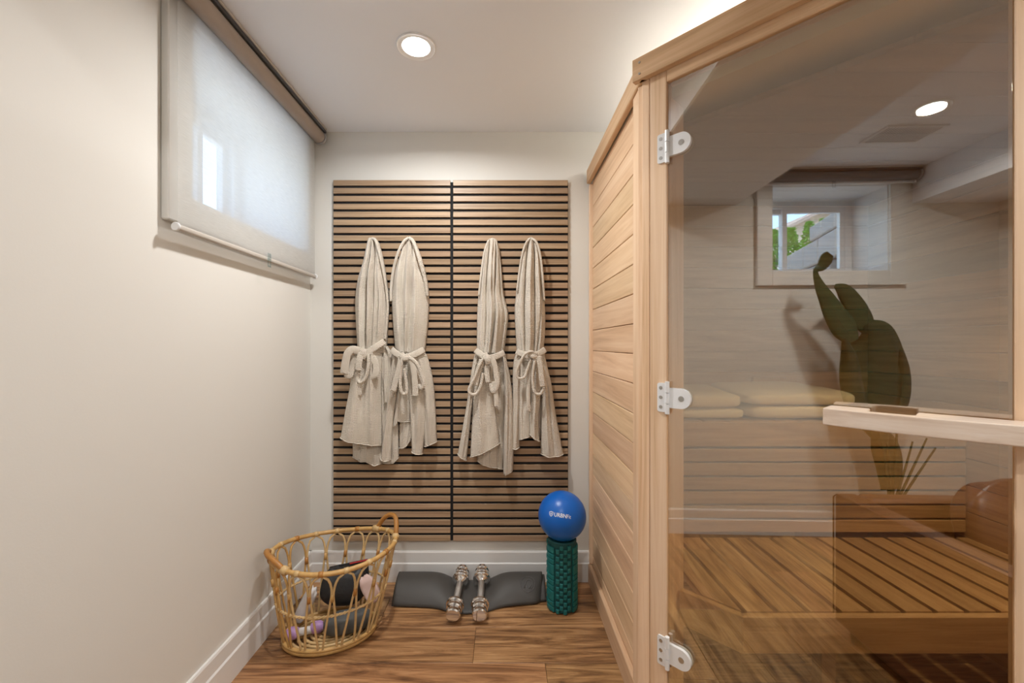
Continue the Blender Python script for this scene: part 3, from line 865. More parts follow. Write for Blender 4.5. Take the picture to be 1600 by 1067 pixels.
band('tail', bl, [(568, 551, .092), (566, 562, .100), (563.5, 578, .096)], .0165, .005)
band('tail', bl, [(560, 580, .078), (562, 600, .08), (562.5, 617, .078)], .0165, .005)

# --- second robe
r = robe(638, 'beige waffle bathrobe with wide open collar, second from the left')
drape('back_skirt', r, [(620, 560), (620, 640), (620, 705)], [(662, 556), (655, 640), (641, 684)], None, [(626, 704), (632, 701), (638, 692)], .004, .022, ridges(3, .008), nv=40)
drape('inner_flap', r, [(618, 570), (616, 620), (610.5, 669)], [(640, 570), (640, 620), (638, 662)], None, [(616, 668), (619, 660), (628, 661)], .022, .016, [(.4, .4, 0, 1, .1, -.008)], nu=24, nv=36)
drape('upper_body', r, [(629, 376), (625, 386), (619, 402), (612, 426), (608, 461), (609.5, 499), (614, 552)], [(647, 376), (651, 386), (657, 403), (665, 435), (668, 465), (666, 509), (661, 552)], [(629, 376), (632, 370.5), (638, 368.5), (644, 370.5), (647, 376)], None, .006, .060,
      [(.5, .42, .04, 1, .03, .014), (.62, .48, .1, 1, .025, -.022), (.36, .33, .1, 1, .05, -.014), (.7, .66, .15, 1, .05, .010), (.22, .2, .1, .9, .06, .008), (.56, .57, .35, 1, .022, -.012), (.3, .38, .5, 1, .02, -.010)], vb=topv, hem=False)
band('collar', r, [(637, 370, .04), (630, 377, .05), (622, 394, .056), (615, 417, .052), (610, 444, .042), (608.5, 470, .034)], .0095, .009)
band('collar', r, [(638, 370, .04), (645, 377, .052), (651, 393, .06), (657, 412, .064), (663, 436, .05), (666.5, 462, .036)], .0105, .009)
drape('front_panel', r, [(612, 548), (606, 600), (600, 660), (592, 717)], [(628, 550), (620, 605), (612, 660), (609, 721)], None, [(600, 722)], .028, .030, [(.35, .3, 0, 1, .12, .008), (.7, .75, 0, 1, .1, -.006)], nu=24, nv=44)
drape('outer_panel', r, [(640, 550), (650, 600), (658, 650), (661, 701)], [(661, 548), (669, 567), (677, 612), (681, 693)], None, [(670, 697)], .020, .034, [(.5, .55, 0, 1, .1, .008), (.25, .3, .2, 1, .06, -.008)], nu=28, nv=44)
drape('front_panel', r, [(634, 550), (637, 612), (640, 660), (642, 708)], [(656, 552), (663, 600), (665, 645), (659, 711.5)], None, [(650, 710)], .034, .030, [(.6, .55, 0, .8, .10, .010), (.3, .3, .2, 1, .08, -.006)], nu=28, nv=44)
bl = band('belt', r, [(611, 546, .05), (620, 552, .073), (634, 558, .084), (648, 554, .076), (662, 546, .05)], .0165, .006)
band('knot', bl, [(629, 553, .088), (635, 559, .098), (641, 555, .088)], .0165, .011)
band('bow_loop', bl, [(631, 560, .094), (628.5, 580, .092), (628, 602, .09), (631, 613, .088), (637, 613, .086), (637, 600, .082), (633, 575, .08)], .0080, .010)
band('bow_loop', bl, [(641, 558, .092), (652, 566, .094), (659, 580, .092), (664, 597, .09), (660, 606, .086), (656, 600, .082)], .0090, .010)
band('tail', bl, [(645, 560, .092), (649, 578, .096), (651, 600, .094), (651, 618, .09)], .0150, .005)
band('tail', bl, [(629, 560, .088), (623, 585, .088), (616, 611, .08)], .0140, .005)

# --- third robe
r = robe(768, 'beige waffle bathrobe with the longest hem, left robe of the right panel')
drape('back_skirt', r, [(744, 560), (745, 650), (745, 725)], [(790, 556), (792, 650), (786, 738)], None, [(753, 729), (765, 733), (776, 735)], .006, .026, ridges(3, .008), nv=44)
drape('upper_body', r, [(760.5, 377), (757, 388), (754, 402), (750, 430), (746.5, 461), (744.5, 490), (744, 552)], [(778, 377), (780.5, 388), (783, 410), (787, 456), (792, 477), (794.5, 492), (791.5, 522), (787, 553)], [(760.5, 377), (763, 372), (769, 370), (775, 372), (778, 377)], None, .006, .062,
      [(.36, .30, .05, 1, .03, -.016), (.52, .46, .02, 1, .03, .014), (.72, .52, .08, 1, .03, -.020), (.2, .14, .1, 1, .05, .010), (.62, .68, .2, 1, .05, .012), (.88, .86, .2, 1, .04, -.012), (.4, .42, .4, 1, .02, -.012)], vb=topv, hem=False)
band('collar', r, [(763, 374, .036), (757, 392, .045), (752, 425, .05), (748, 462, .045)], .0075, .008)
drape('edge_panel', r, [(785, 552), (789, 600), (788, 670), (787.5, 744.5)], [(789, 556), (798, 600), (802, 670), (801, 738)], None, [(794, 742)], .022, .026, [(.35, .2, 0, 1, .10, .010)], nu=24, nv=46)
drape('side_panel', r, [(743, 550), (738, 567), (727, 640), (714, 712.5)], [(752, 552), (742, 600), (737, 640), (728, 723)], None, [(721, 718)], .020, .024, [(.5, .5, 0, 1, .12, .006)], nu=22, nv=44)
drape('front_panel', r, [(748, 552), (740, 610), (737, 660), (734, 717)], [(772, 552), (770, 600), (775, 650), (781, 695)], None, [(757, 707)], .032, .034, [(.3, .35, 0, 1, .10, .010), (.7, .6, 0, .9, .10, -.008)], nu=34, nv=44)
bl = band('belt', r, [(743, 547, .05), (751, 553, .073), (762, 559, .086), (774, 557, .078), (788, 551, .05)], .0160, .006)
band('knot', bl, [(757, 553, .088), (762, 560, .100), (764, 568, .092)], .0165, .012)
band('bow_loop', bl, [(758, 556, .094), (751, 568, .096), (742, 590, .094), (734, 606, .092), (736, 614, .09), (745, 614, .088), (752, 600, .086), (755, 582, .084)], .0075, .009)
band('bow_loop', bl, [(766, 555, .094), (772, 566, .098), (776, 585, .096), (777, 600, .094), (771, 610, .09), (768, 598, .084)], .0135, .009)
band('tail', bl, [(754, 562, .088), (747, 582, .088), (742.5, 601, .086)], .0155, .005)
band('tail', bl, [(762, 568, .086), (761, 582, .086), (763, 597, .084)], .0130, .005)
band('tail', bl, [(772, 595, .088), (775, 615, .088), (776, 634, .086)], .0120, .005)

# --- fourth robe
r = robe(830, 'beige waffle bathrobe at the far right, next to the sauna')
drape('back_skirt', r, [(806, 560), (808, 630), (811, 690)], [(850, 556), (850, 630), (845, 693)], None, [(816, 688), (829, 684), (838, 688)], .004, .022, ridges(3, .008), nv=40)
drape('upper_body', r, [(822.5, 376), (819, 385), (815, 397), (810, 426), (806.5, 459), (804.5, 490), (808, 552)], [(839, 376), (842, 385), (846, 402), (850, 446), (853.5, 485), (853, 524), (850, 552)], [(822.5, 376), (825, 371), (830, 368.8), (836, 371), (839, 376)], None, .006, .060,
      [(.34, .30, .05, 1, .03, -.016), (.5, .46, .02, 1, .06, .012), (.66, .62, .05, 1, .025, -.018), (.18, .16, .1, 1, .06, .008), (.8, .82, .1, 1, .05, .010), (.9, .74, .3, 1, .025, -.012), (.1, .2, .5, 1, .02, -.014)], vb=topv, hem=False)
band('collar', r, [(829, 370.5, .038), (822, 379, .048), (816, 397, .05), (811.5, 425, .046), (808, 455, .038)], .0070, .008)
band('collar', r, [(831, 370.5, .038), (839, 379, .05), (844.5, 400, .054), (848, 430, .05), (851, 470, .04)], .0080, .008)
drape('side_panel', r, [(808, 550), (802, 571), (801, 640), (800, 704)], [(818, 552), (815, 600), (813, 650), (812, 702)], None, [(806, 704)], .022, .022, [(.6, .55, 0, 1, .15, .006)], nu=20, nv=40)
drape('front_panel', r, [(812, 552), (812, 610), (811, 650), (811, 689.5)], [(832, 552), (832, 600), (829, 640), (829, 684)], None, [(818, 687)], .030, .020, [(.4, .4, 0, 1, .12, -.006)], nu=24, nv=40)
drape('outer_panel', r, [(842, 552), (846, 620), (846, 670), (846, 712.5)], [(851, 549), (858, 580), (863, 602), (871, 655), (882, 713)], None, [(860, 716), (872, 715)], .020, .032, [(.35, .3, .1, 1, .10, .010), (.6, .62, .3, 1, .05, -.008)], nu=30, nv=46)
drape('front_panel', r, [(828, 552), (830, 610), (828, 650), (828, 680)], [(846, 552), (846, 610), (842, 660), (844, 692)], None, [(836, 687)], .034, .026, [(.5, .5, 0, 1, .14, .008)], nu=24, nv=40)
bl = band('belt', r, [(807, 549, .05), (817, 553, .072), (830, 556, .082), (842, 552, .074), (852, 546, .05)], .0160, .006)
band('knot', bl, [(826, 552, .088), (833, 556, .098), (840, 556, .09)], .0140, .012)
band('bow_loop', bl, [(838, 553, .096), (829, 549, .10), (819, 554, .1), (811, 568, .098), (806, 582, .096), (810, 590, .094), (819, 588, .09), (824, 575, .088), (829, 560, .086)], .0068, .009)
band('bow_loop', bl, [(836, 558, .092), (832, 580, .092), (832, 600, .09), (836, 613, .09), (844, 614, .09), (848, 605, .088)], .0072, .009)
band('tail', bl, [(840, 556, .096), (843, 570, .1), (845, 588, .098), (847, 603, .096)], .0135, .005)
band('tail', bl, [(829, 562, .08), (826, 590, .08), (825, 620, .078), (826, 642, .076)], .0100, .005)

# ------------------------------------------------------------------ rattan basket
BC = Vector((-.722, 1.815, 0)); BA = math.radians(17)
def ell(cx, cy, a, b, ph, z):
    x, y = a * math.cos(ph), b * math.sin(ph)
    return Vector((cx + x * math.cos(BA) - y * math.sin(BA), cy + x * math.sin(BA) + y * math.cos(BA), z))
BH = .335
def bas(ph, k):
    """basket wall at angle ph, height fraction k"""
    e = k ** .8
    a, b = .178 + (.250 - .178) * e, .128 + (.196 - .128) * e
    z = .012 + BH * k + .022 * k * math.cos(ph) ** 2
    return ell(BC.x - .012 * (1 - k), BC.y - .02 * (1 - k), a, b, ph, z)
bk = thing('rattan_basket', 'oval open-weave rattan basket with two arched handles in the corner', 'basket', (BC.x, BC.y, 0))
NP = 72
rim = tube('rim', [bas(2 * PI * i / NP, 1.0) for i in range(NP)], .0095, M_rattan, bk, seg=10, closed=True)
for (k, w) in ((.0, .011), (.035, .008)):
    tube('base_ring', [bas(2 * PI * i / NP, k) for i in range(NP)], w, M_rattan, bk, seg=8, closed=True)
mid = []
for i in range(NP * 2):
    ph = 2 * PI * i / (NP * 2); c = bas(ph, .47); rd = (c - Vector((BC.x, BC.y, c.z))).normalized()
    mid.append((c, rd, ph))
for s in (0, PI):
    tube('braid_ring', [c + rd * (.0035 * math.cos(44 * ph + s)) + Vector((0, 0, .0035 * math.sin(44 * ph + s))) for c, rd, ph in mid], .0034, M_rattan_pale, bk, seg=6, closed=True)
NA = 17
for i in range(NA):
    pc = 2 * PI * (i + .35) / NA
    dl = PI / NA
    pts = []
    for s in (-1, 1):
        half = []
        for q in range(19):
            k = .0 + .985 * q / 18
            if k < .72: w = .20 + .80 * (k / .72) ** 1.0
            else: w = math.sqrt(max(0, 1 - ((k - .72) / .265) ** 2.2))
            half.append(bas(pc + s * dl * .93 * w, k))
        pts.append(half)
    path = pts[0] + pts[1][::-1]
    tube('cane_arch', path, .0048, random.choice((M_rattan, M_rattan_pale, M_rattan_pale)), bk, seg=6)
    # bindings where neighbouring arches touch, and on the rim
    ps = pc + dl
    tube('cane_binding', [bas(ps, .66), bas(ps, .70), bas(ps, .74)], .0105, M_rattan_dark if i % 2 else M_rattan, bk, .0075, 8)
    e0 = bas(pc - .035, 1.0); e1 = bas(pc + .035, 1.0); em = bas(pc, 1.0)
    tube('rim_binding', [e0, em, e1], .0115, M_rattan_dark if i % 3 == 0 else M_rattan_pale, bk, seg=10)
for q in range(1, 7):
    f = q / 7.0
    tube('base_coil', [ell(BC.x - .012, BC.y - .02, .178 * f, .128 * f, 2 * PI * i / 40, .012) for i in range(40)], .0065, M_rattan_pale, bk, seg=6, closed=True)
for i in range(8):
    p = ell(BC.x - .012, BC.y - .02, .178, .128, 2 * PI * i / 8, .0075); tube('base_spoke', [(BC.x - .012, BC.y - .02, .0075), p], .005, M_rattan, bk, seg=6)
for ph0, lf in ((0.42, .070), (PI + .40, .034)):
    pts = []
    for q in range(17):
        s = q / 16 * 2 - 1
        c = bas(ph0 + .40 * s, 1.0)
        lift = lf * (1 - abs(s) ** 2.6)
        rd = (c - Vector((BC.x, BC.y, c.z))).normalized()
        pts.append(c + Vector((0, 0, lift)) + rd * (.014 * (1 - s * s)))
    hn = tube('handle', pts, .0105, M_rattan_dark, bk, seg=10)
    for s in (-1, 1):
        tube('handle_binding', [bas(ph0 + .40 * s - .07, 1.0), bas(ph0 + .40 * s, 1.0) + Vector((0, 0, .003)), bas(ph0 + .40 * s + .07, 1.0)], .0155, M_rattan_pale, hn, seg=10)

# things in the basket
def in_basket(px, py, Y): return PT(px, py, Y)
def soft(name, label, cat, c, s, m, rz=0, e=.5, amp=.008, sd=0, tilt=(0, 0)):
    o = soft_slab(name, c, s, m, None, rz, e, amp, sd, 0, 36, 18)
    o.rotation_euler = (tilt[0], tilt[1], rz)
    return tag(o, label, cat)
soft('nylon_pouch', 'crumpled black nylon pouch standing in the rattan basket', 'pouch', (-.705, 1.862, .165), (.19, .078, .15), M_black, .2, .6, .012, 1, (-.35, .1))
soft('foam_roll', 'dark grey foam roll lying at the bottom of the basket', 'foam roll', (-.655, 1.775, .066), (.19, .082, .085), M_grey, .4, .7, .004, 2)
soft('white_towel', 'white bunched cloth leaning in the left of the basket', 'cloth', (-.850, 1.812, .112), (.052, .055, .16), M_white_cloth, .3, .6, .010, 3, (.1, .45))
soft('pink_pad', 'pale pink folded pad in the right of the basket', 'pad', (-.582, 1.840, .165), (.065, .030, .12), M_pink, .3, .4, .004, 4, (-.3, -.5))
lb_ = thing('hand_weight', 'lilac and white hand weight at the bottom of the basket', 'hand weight', (-.825, 1.752, .034))
lathe('grip', [(.012, -.05), (.015, -.04), (.015, .04), (.012, .05)], M_white_cloth, lb_, (-.825, 1.752, .042), (0, PI / 2, .35), 16)
for s in (-1, 1):
    lathe('head', [(0, -.024), (.016, -.024), (.024, -.012), (.024, .012), (.016, .024), (0, .024)], M_lilac, lb_, (-.825 + s * .045 * math.cos(.35), 1.752 + s * .055 * math.sin(.35), .045), (0, PI / 2, .35), 18)
bk2 = thing('slim_book', 'slim black case with red edge standing behind the pouch in the basket', 'case', (-.69, 1.935, .07))
bxc('cover', (-.70, 1.922, .155), (.17, .012, .15), M_black, bk2, rot=(-.35, -.12, .2), bev=.003)
bxc('edge_strip', (-.668, 1.9475, .2285), (.08, .010, .006), M_red, bk2, rot=(-.35, -.12, .2), bev=.001)

# ------------------------------------------------------------------ yoga mat
MX0, MX1 = -.525, .192
def mat_h(x, y):
    """upper surface of the folded mat"""
    q = (x - MX0) / (MX1 - MX0)
    dip = math.exp(-(max(0, abs(x + .158) - .055) / .075) ** 2)
    yf = 1.975 + .02 * q - .035 * dip * 1.0 - .03 * (1 - abs(2 * q - 1))
    return dip, yf
ym_ = thing('yoga_mat', 'dark grey folded yoga mat under the two dumbbells', 'yoga mat', (-.16, 2.06, 0))
def mat_sheet(name, x0, x1, lift, ext, rounded):
    vs, fs = [], []
    nx, ns = 70, 30
    for i in range(nx + 1):
        x = x0 + (x1 - x0) * i / nx
        dip, yf = mat_h(x, 0)
        yf += ext
        if rounded:                      # rounded corner at the right end
            rr_ = .055
            if x > x1 - rr_: yf += rr_ - math.sqrt(max(0, rr_ ** 2 - (x - (x1 - rr_)) ** 2))
        H = (.090 - .046 * dip) * lift
        yb = 2.150
        prof = []
        for k in range(ns + 1):
            s = k / ns
            if s < .62:                  # front slope up
                q = s / .62
                y = yf + (yb - .035 - yf) * q
                z = .006 + (H - .006) * (math.sin(q * PI / 2) ** .80)
            else:                        # fold round the back down to the floor
                q = (s - .62) / .38
                a = PI / 2 - q * PI
                y = yb - .035 + .032 * math.cos(a); z = H / 2 + .003 + (H / 2 - .003) * math.sin(a)
            prof.append((y, z))
        for y, z in prof: vs.append((x, y, z))
    for i in range(nx):
        for k in range(ns):
            a = i * (ns + 1) + k
            fs.append((a, a + 1, a + ns + 2, a + ns + 1))
    o = raw(name, vs, fs, M_mat, ym_, smooth=True)
    md = o.modifiers.new('solid', 'SOLIDIFY'); md.thickness = .005; md.offset = -1 
    return o, vs, ns
upl, mv, mns = mat_sheet('upper_layer', MX0, MX1, 1.0, 0, True)
mat_sheet('lower_layer', MX0 + .004, MX1 + .012, .84, .016, False)
bx('floor_layer', MX0 + .02, MX1 + .012, 2.02, 2.165, .0005, .006, M_mat, ym_, .002)
# embossed round emblem
def on_mat(x, s):
    fi = (x - MX0) / (MX1 - MX0) * 70; i0 = max(0, min(69, int(fi))); fr = fi - i0
    k = s * .62 * mns; k0 = int(k); kr = k - k0
    def g(i, kk): return Vector(mv[i * (mns + 1) + kk])
    return (g(i0, k0) * (1 - kr) + g(i0, k0 + 1) * kr) * (1 - fr) + (g(i0 + 1, k0) * (1 - kr) + g(i0 + 1, k0 + 1) * kr) * fr + Vector((0, -.0008, .0012))
em_c = (.118, .50)
def emb(pts, w, closed=False): return tube('emblem', [on_mat(em_c[0] + a * .034, em_c[1] + b * .25) for a, b in pts], w, M_mat_logo, upl, .0012, 6, closed, ref=(0, -.6, .8))
emb([(math.cos(2 * PI * i / 40), math.sin(2 * PI * i / 40)) for i in range(40)], .0016, True)
emb([(.15 + .48 * math.cos(a), -.1 + .6 * math.sin(a)) for a in [math.radians(q) for q in range(-60, 200, 12)]], .0026)
emb([(-.55 + .1 * q, -.55 + .55 * math.sin(q * .9)) for q in range(0, 7)], .0030)
emb([(.1 + .5 * q / 8, -.6 + .5 * q / 8) for q in range(8)], .0026)

# ------------------------------------------------------------------ dumbbells
def dumbbell(near, far, label):
    a, b = Vector(near), Vector(far)
    ax = (b - a); Ln = ax.length; ax.normalize()
    rot = ax.to_track_quat('Z', 'Y').to_euler()
    t = thing('dumbbell', label, 'dumbbell', (a.x, a.y, 0), 'chrome dumbbells')
    def part(nm, prof, m, s): lathe(nm, prof, m, t, tuple(a + ax * s), rot, 40, 30)
    def disc(r, w, c=.004): return [(0, -w / 2), (r - c, -w / 2), (r, -w / 2 + c), (r, w / 2 - c), (r - c, w / 2), (0, w / 2)]
    k = Ln
    part('handle', [(.0125, .0), (.0145, .015), (.0155, k * .24), (.0150, k * .48), (.0125, k * .5)], M_knurl, k * .25)
    for e, sg in ((0, 1), (k, -1)):
        part('end_nut', disc(.034, .022, .005), M_chrome, e + sg * .012)
        part('collar', disc(.026, .010, .002), M_chrome, e + sg * .027)
        part('weight_plate', disc(.036, .020, .005), M_chrome, e + sg * .041)
        part('groove_ring', disc(.030, .006, .001), M_chrome, e + sg * .053)
        part('weight_plate', disc(.041, .017, .005), M_chrome, e + sg * .064)
        part('inner_collar', [(.032, -.006), (.030, .0), (.018, .010), (.0155, .014)] if sg > 0 else [(.0155, -.014), (.018, -.010), (.030, 0), (.032, .006)], M_chrome, e + sg * .078)
    return t
dumbbell((-.2235, 1.845, .0430), (-.205, 2.122, .100), 'chrome dumbbell, the left of the pair lying on the dark mat')
dumbbell((-.1060, 1.845, .0430), (-.108, 2.125, .101), 'chrome dumbbell, the right of the pair lying on the dark mat')

# ------------------------------------------------------------------ foam roller and ball
RX, RY, RR, RH = .2745, 1.985, .0665, .328
ro = thing('foam_roller', 'teal textured foam roller standing upright with the blue ball on top', 'foam roller', (RX, RY, 0))
lathe('core', [(.045, .004), (RR - .004, .004), (RR, .008), (RR, RH - .008), (RR - .004, RH - .004), (.046, RH - .004), (.045, RH - .012), (.045, .02)], M_teal_core, ro, (RX, RY, 0), (0, 0, 0), 64)
vs, fs = [], []
def pad(a0, a1, z0, z1, r0=RR - .001, r1=RR + .0065):
    n = max(2, int((a1 - a0) / .12))
    b = len(vs)
    e = .0022; ea = e / RR
    for (r_, da, dz) in ((r0, 0, 0), (r1 - .0015, 0, 0), (r1, ea, e)):
        for i in range(n + 1):
            a_ = a0 + da + (a1 - a0 - 2 * da) * i / n
            for z in (z0 + dz, z1 - dz): vs.append((RX + r_ * math.sin(a_), RY - r_ * math.cos(a_), z))
    m2 = 2 * (n + 1)
    for l in range(2):
        o0, o1 = b + l * m2, b + (l + 1) * m2
        for i in range(n):
            fs.append((o0 + 2 * i, o0 + 2 * i + 2, o1 + 2 * i + 2, o1 + 2 * i)); fs.append((o0 + 2 * i + 1, o1 + 2 * i + 1, o1 + 2 * i + 3, o0 + 2 * i + 3))
        fs.append((o0, o1, o1 + 1, o0 + 1)); fs.append((o0 + 2 * n, o0 + 2 * n + 1, o1 + 2 * n + 1, o1 + 2 * n))
    o1 = b + 2 * m2
    for i in range(n): fs.append((o1 + 2 * i, o1 + 2 * i + 2, o1 + 2 * i + 3, o1 + 2 * i + 1))
for sec in range(3):
    base = -1.62 + sec * 2 * PI / 3
    z = .006
    for hgt in (.026, .024, .048, .024, .024, .024, .048, .024, .024, .030):   # wide bars
        pad(base + .16, base + .94, z, min(z + hgt - .004, RH - .006)); z += hgt
        if z > RH - .02: break
    for c_ in range(4):                                                         # staggered small blocks
        a0 = base + 1.08 + c_ * .255
        z = .004 + (.017 if c_ % 2 else 0)
        while z < RH - .02:
            pad(a0, a0 + .215, z, min(z + .0195, RH - .004)); z += .034
tb = raw('tread_blocks', vs, fs, M_teal, ro, fix=True); tb['kind'] = 'stuff'

BR = .1115
bz = RH - .004 + math.sqrt(BR ** 2 - .047 ** 2) + .001
ball = thing('exercise_ball', 'glossy blue exercise ball with white lettering on the teal roller', 'ball', (RX, RY, bz - BR))
bm = bmesh.new(); bmesh.ops.create_uvsphere(bm, u_segments=64, v_segments=40, radius=BR)
me = bpy.data.meshes.new('ball_skin'); bm.to_mesh(me); bm.free()
link_mesh('ball_skin', me, M_ball, ball, (RX, RY, bz), (0, 0, 0), True)
cdir = Vector((-RX, -RY, EYE - bz)).normalized()
bu = Vector((0, 0, 1)).cross(-cdir).normalized() * -1.0
bu = Vector((1, 0, 0)) - cdir * cdir.x; bu.normalize(); bv = cdir.cross(bu)
def on_ball(a, b, r=BR + .0006):
    """a right, b up on the face of the ball (metres along the surface)"""
    th_ = math.radians(-8); a, b = a * math.cos(th_) - b * math.sin(th_), a * math.sin(th_) + b * math.cos(th_)
    l = math.hypot(a, b)
    if l < 1e-7: d = cdir
    else: d = cdir * math.cos(l / BR) + (bu * a + bv * b) * (math.sin(l / BR) / l)
    return Vector((RX, RY, bz)) + d * r
def ball_text(body, size, x0, y0, bold, sx=1.0):
    cu = bpy.data.curves.new('txt', 'FONT'); cu.body = body; cu.size = size; cu.resolution_u = 4; cu.offset = bold
    ob_ = bpy.data.objects.new('txt', cu); COL.objects.link(ob_)
    bpy.context.view_layer.update()
    me_ = ob_.evaluated_get(bpy.context.evaluated_depsgraph_get()).to_mesh()
    vv = [tuple(v.co) for v in me_.vertices]; ff = [tuple(p.vertices) for p in me_.polygons]
    w = max(v[0] for v in vv)
    bpy.data.objects.remove(ob_)
    pts = [on_ball(x0 + v[0] * sx, y0 + v[1]) for v in vv]
    o = raw('lettering', pts, ff, M_print, ball, fix=False)
    return x0 + w * sx
xe = ball_text('URBN', .0235, -.0365, -.0085, .00040, .92)
xe = ball_text('Fit', .0225, xe + .0005, -.0085, .0001, .88)
def flat(name, pts, m, r):
    vs = [on_ball(a, b, r) for a, b in pts]
    return raw(name, vs, [tuple(range(len(vs)))], m, ball, fix=False)
def shield(s, cx, cy):
    p = [(-.5, .42), (-.25, .47), (0, .56), (.25, .47), (.5, .42), (.5, .05), (.42, -.22), (.22, -.45), (0, -.58), (-.22, -.45), (-.42, -.22), (-.5, .05)]
    return [(cx + a * s, cy + b * s) for a, b in p]
flat('emblem', shield(.0205, -.0505, .0005), M_print, BR + .0006)
flat('emblem_field', shield(.0150, -.0505, .0005), M_ball, BR + .0010)
flat('emblem_mark', [(-.0505 + .0045 * math.cos(2 * PI * i / 16), .001 + .0045 * math.sin(2 * PI * i / 16)) for i in range(16)], M_print, BR + .0013)
flat('emblem_dot', [(-.0505 + .0022 * math.cos(2 * PI * i / 12), .002 + .0022 * math.sin(2 * PI * i / 12)) for i in range(12)], M_ball, BR + .0016)

# ------------------------------------------------------------------ the sofa and plant behind the camera (mirrored in the door)
def RV(x, z):
    rx, rz = x - L0[0], z - L0[1]; k = rx * NN[0] + rz * NN[1]
    return x - 2 * k * NN[0], z - 2 * k * NN[1]
def RM(px, py, zp):
    """real place of what the door mirrors at this pixel, zp along the reflected view"""
    x, y = RV((px - PX) / FPX * zp, zp)
    return Vector((x, y, EYE + (PY - py) / FPX * zp))
SX, SY, SH = -.055, .405, .60
so = thing('leather_sofa', 'brown leather sofa with thin low arms, mirrored in the glass door', 'sofa', (SX + .4, SY - .75, 0))
bx('arm', SX, SX + .80, SY - .088, SY, .06, SH, M_leather, so, .016, 4)
bx('arm', SX, SX + .80, YR + .03, YR + .118, .06, SH, M_leather, so, .016, 4)
bx('backrest', SX, SX + .085, YR + .12, SY - .09, .06, SH, M_leather, so, .016, 4)
bx('seat_base', SX + .087, SX + .78, YR + .12, SY - .09, .08, .26, M_leather, so, .01, 3)
yy0, yy1 = YR + .125, SY - .095
bx('seat_cushion', SX + .09, SX + .785, yy0, (yy0 + yy1) / 2 - .003, .262, .41, M_leather, so, .03, 4)
bx('seat_cushion', SX + .09, SX + .785, (yy0 + yy1) / 2 + .003, yy1, .262, .41, M_leather, so, .03, 4)
for x in (SX + .06, SX + .74):
    for y in (YR + .08, SY - .05):
        lathe('foot', [(.018, 0), (.024, .06)], M_dark_metal, so, (x, y, .001), (0, 0, 0), 16)
tube('piping', [(SX, SY + .0005, .09), (SX + .0, SY + .0005, SH - .016), (SX + .02, SY + .0005, SH), (SX + .78, SY + .0005, SH), (SX + .80, SY + .0005, SH - .02), (SX + .80, SY + .0005, .09)], .003, M_leather_seam, so, seg=6)
pi_ = soft_slab('leather_cushion', (SX + .235, -.135, .572), (.15, .52, .31), M_leather, None, 0, .55, .012, 4)
pi_.rotation_euler = (0, -.22, 0); tag(pi_, 'creased brown leather cushion leaning in the sofa corner', 'cushion')

ZP = 2.48
pc_ = RM(1392, 765, ZP)
pt = thing('potted_plant', 'tall dark green potted plant with broad leaves behind the sofa', 'plant', (pc_.x, pc_.y, 0))
lathe('pot', [(.085, .001), (.105, .02), (.135, .26), (.140, .30), (.128, .30), (.122, .25), (.0, .25)], M_pot, pt, (pc_.x, pc_.y, 0), (0, 0, 0), 32)
lathe('soil', [(0, .252), (.121, .252), (.121, .262), (0, .264)], M_soil, pt, (pc_.x, pc_.y, 0), (0, 0, 0), 24)
def leaf(pts, dz=0.0, cup=.25, nm='leaf'):
    """blade along (px, py, width px) points of the mirrored view, with depth and a folded midrib"""
    vs, fs = [], []
    P = catmull([(a, b, c) for a, b, c in pts], 8)
    n = len(P); W = 6
    for i, p in enumerate(P):
        a = P[max(0, i - 1)]; b = P[min(n - 1, i + 1)]
        tx, ty = b.x - a.x, b.y - a.y; l = math.hypot(tx, ty) or 1
        nx, ny = -ty / l, tx / l
        for j in range(W + 1):
            s = j / W * 2 - 1
            w = max(.3, p.z) * s
            off = cup * abs(s) * max(.3, p.z) / FPX * ZP + dz + .05 * math.sin(i / n * 3)
            vs.append(RM(p.x + nx * w, p.y + ny * w, ZP + off))
    for i in range(n - 1):
        for j in range(W):
            a = i * (W + 1) + j; fs.append((a, a + 1, a + W + 2, a + W + 1))
    o = raw(nm, vs, fs, M_leaf, pt, smooth=True)
    md = o.modifiers.new('solid', 'SOLIDIFY'); md.thickness = .0016
    tube('midrib', [vs[i * (W + 1) + W // 2] for i in range(n)], .0028, M_stem, o, seg=6, taper=lambda q: .4 + .6 * q)
    return o
leaf([(1297, 396, 6), (1291, 404, 10), (1284, 415, 8), (1274, 424, 4), (1280, 445, 8), (1291, 466, 13), (1304, 490, 18), (1320, 514, 20), (1334, 534, 9)], 0, .35)
leaf([(1304, 446, 3), (1319, 456, 13), (1337, 481, 17), (1352, 507, 15), (1362, 527, 5)], .05, .3)
leaf([(1356, 504, 8), (1366, 522, 32), (1366, 552, 47), (1363, 600, 51), (1366, 640, 40), (1376, 680, 16), (1386, 705, 4)], .02, .25)
leaf([(1318, 528, 3), (1326, 560, 14), (1330, 600, 18), (1344, 640, 14), (1362, 670, 5)], -.05, .3)
leaf([(1408, 545, 3), (1412, 580, 10), (1410, 620, 12), (1400, 660, 6)], .06, .3)
leaf([(1362, 668, 4), (1378, 690, 20), (1388, 720, 22), (1392, 765, 16)], .02, .1)
for (a, b, c, d) in ((1392, 800, 1386, 690), (1396, 800, 1426, 690), (1400, 800, 1448, 685), (1404, 800, 1462, 700), (1388, 800, 1374, 668), (1394, 800, 1402, 640)):
    p0 = RM(a, b, ZP); p0 = Vector((pc_.x + (p0.x - pc_.x) * .4, pc_.y + (p0.y - pc_.y) * .4, .255)); p1 = RM(c, d, ZP + .03)
    tube('stem', catmull([p0, (p0 + p1) / 2 + Vector((.01, 0, .02)), p1], 8), .008, M_stem, pt, seg=6, taper=lambda q: 1 - .45 * q)

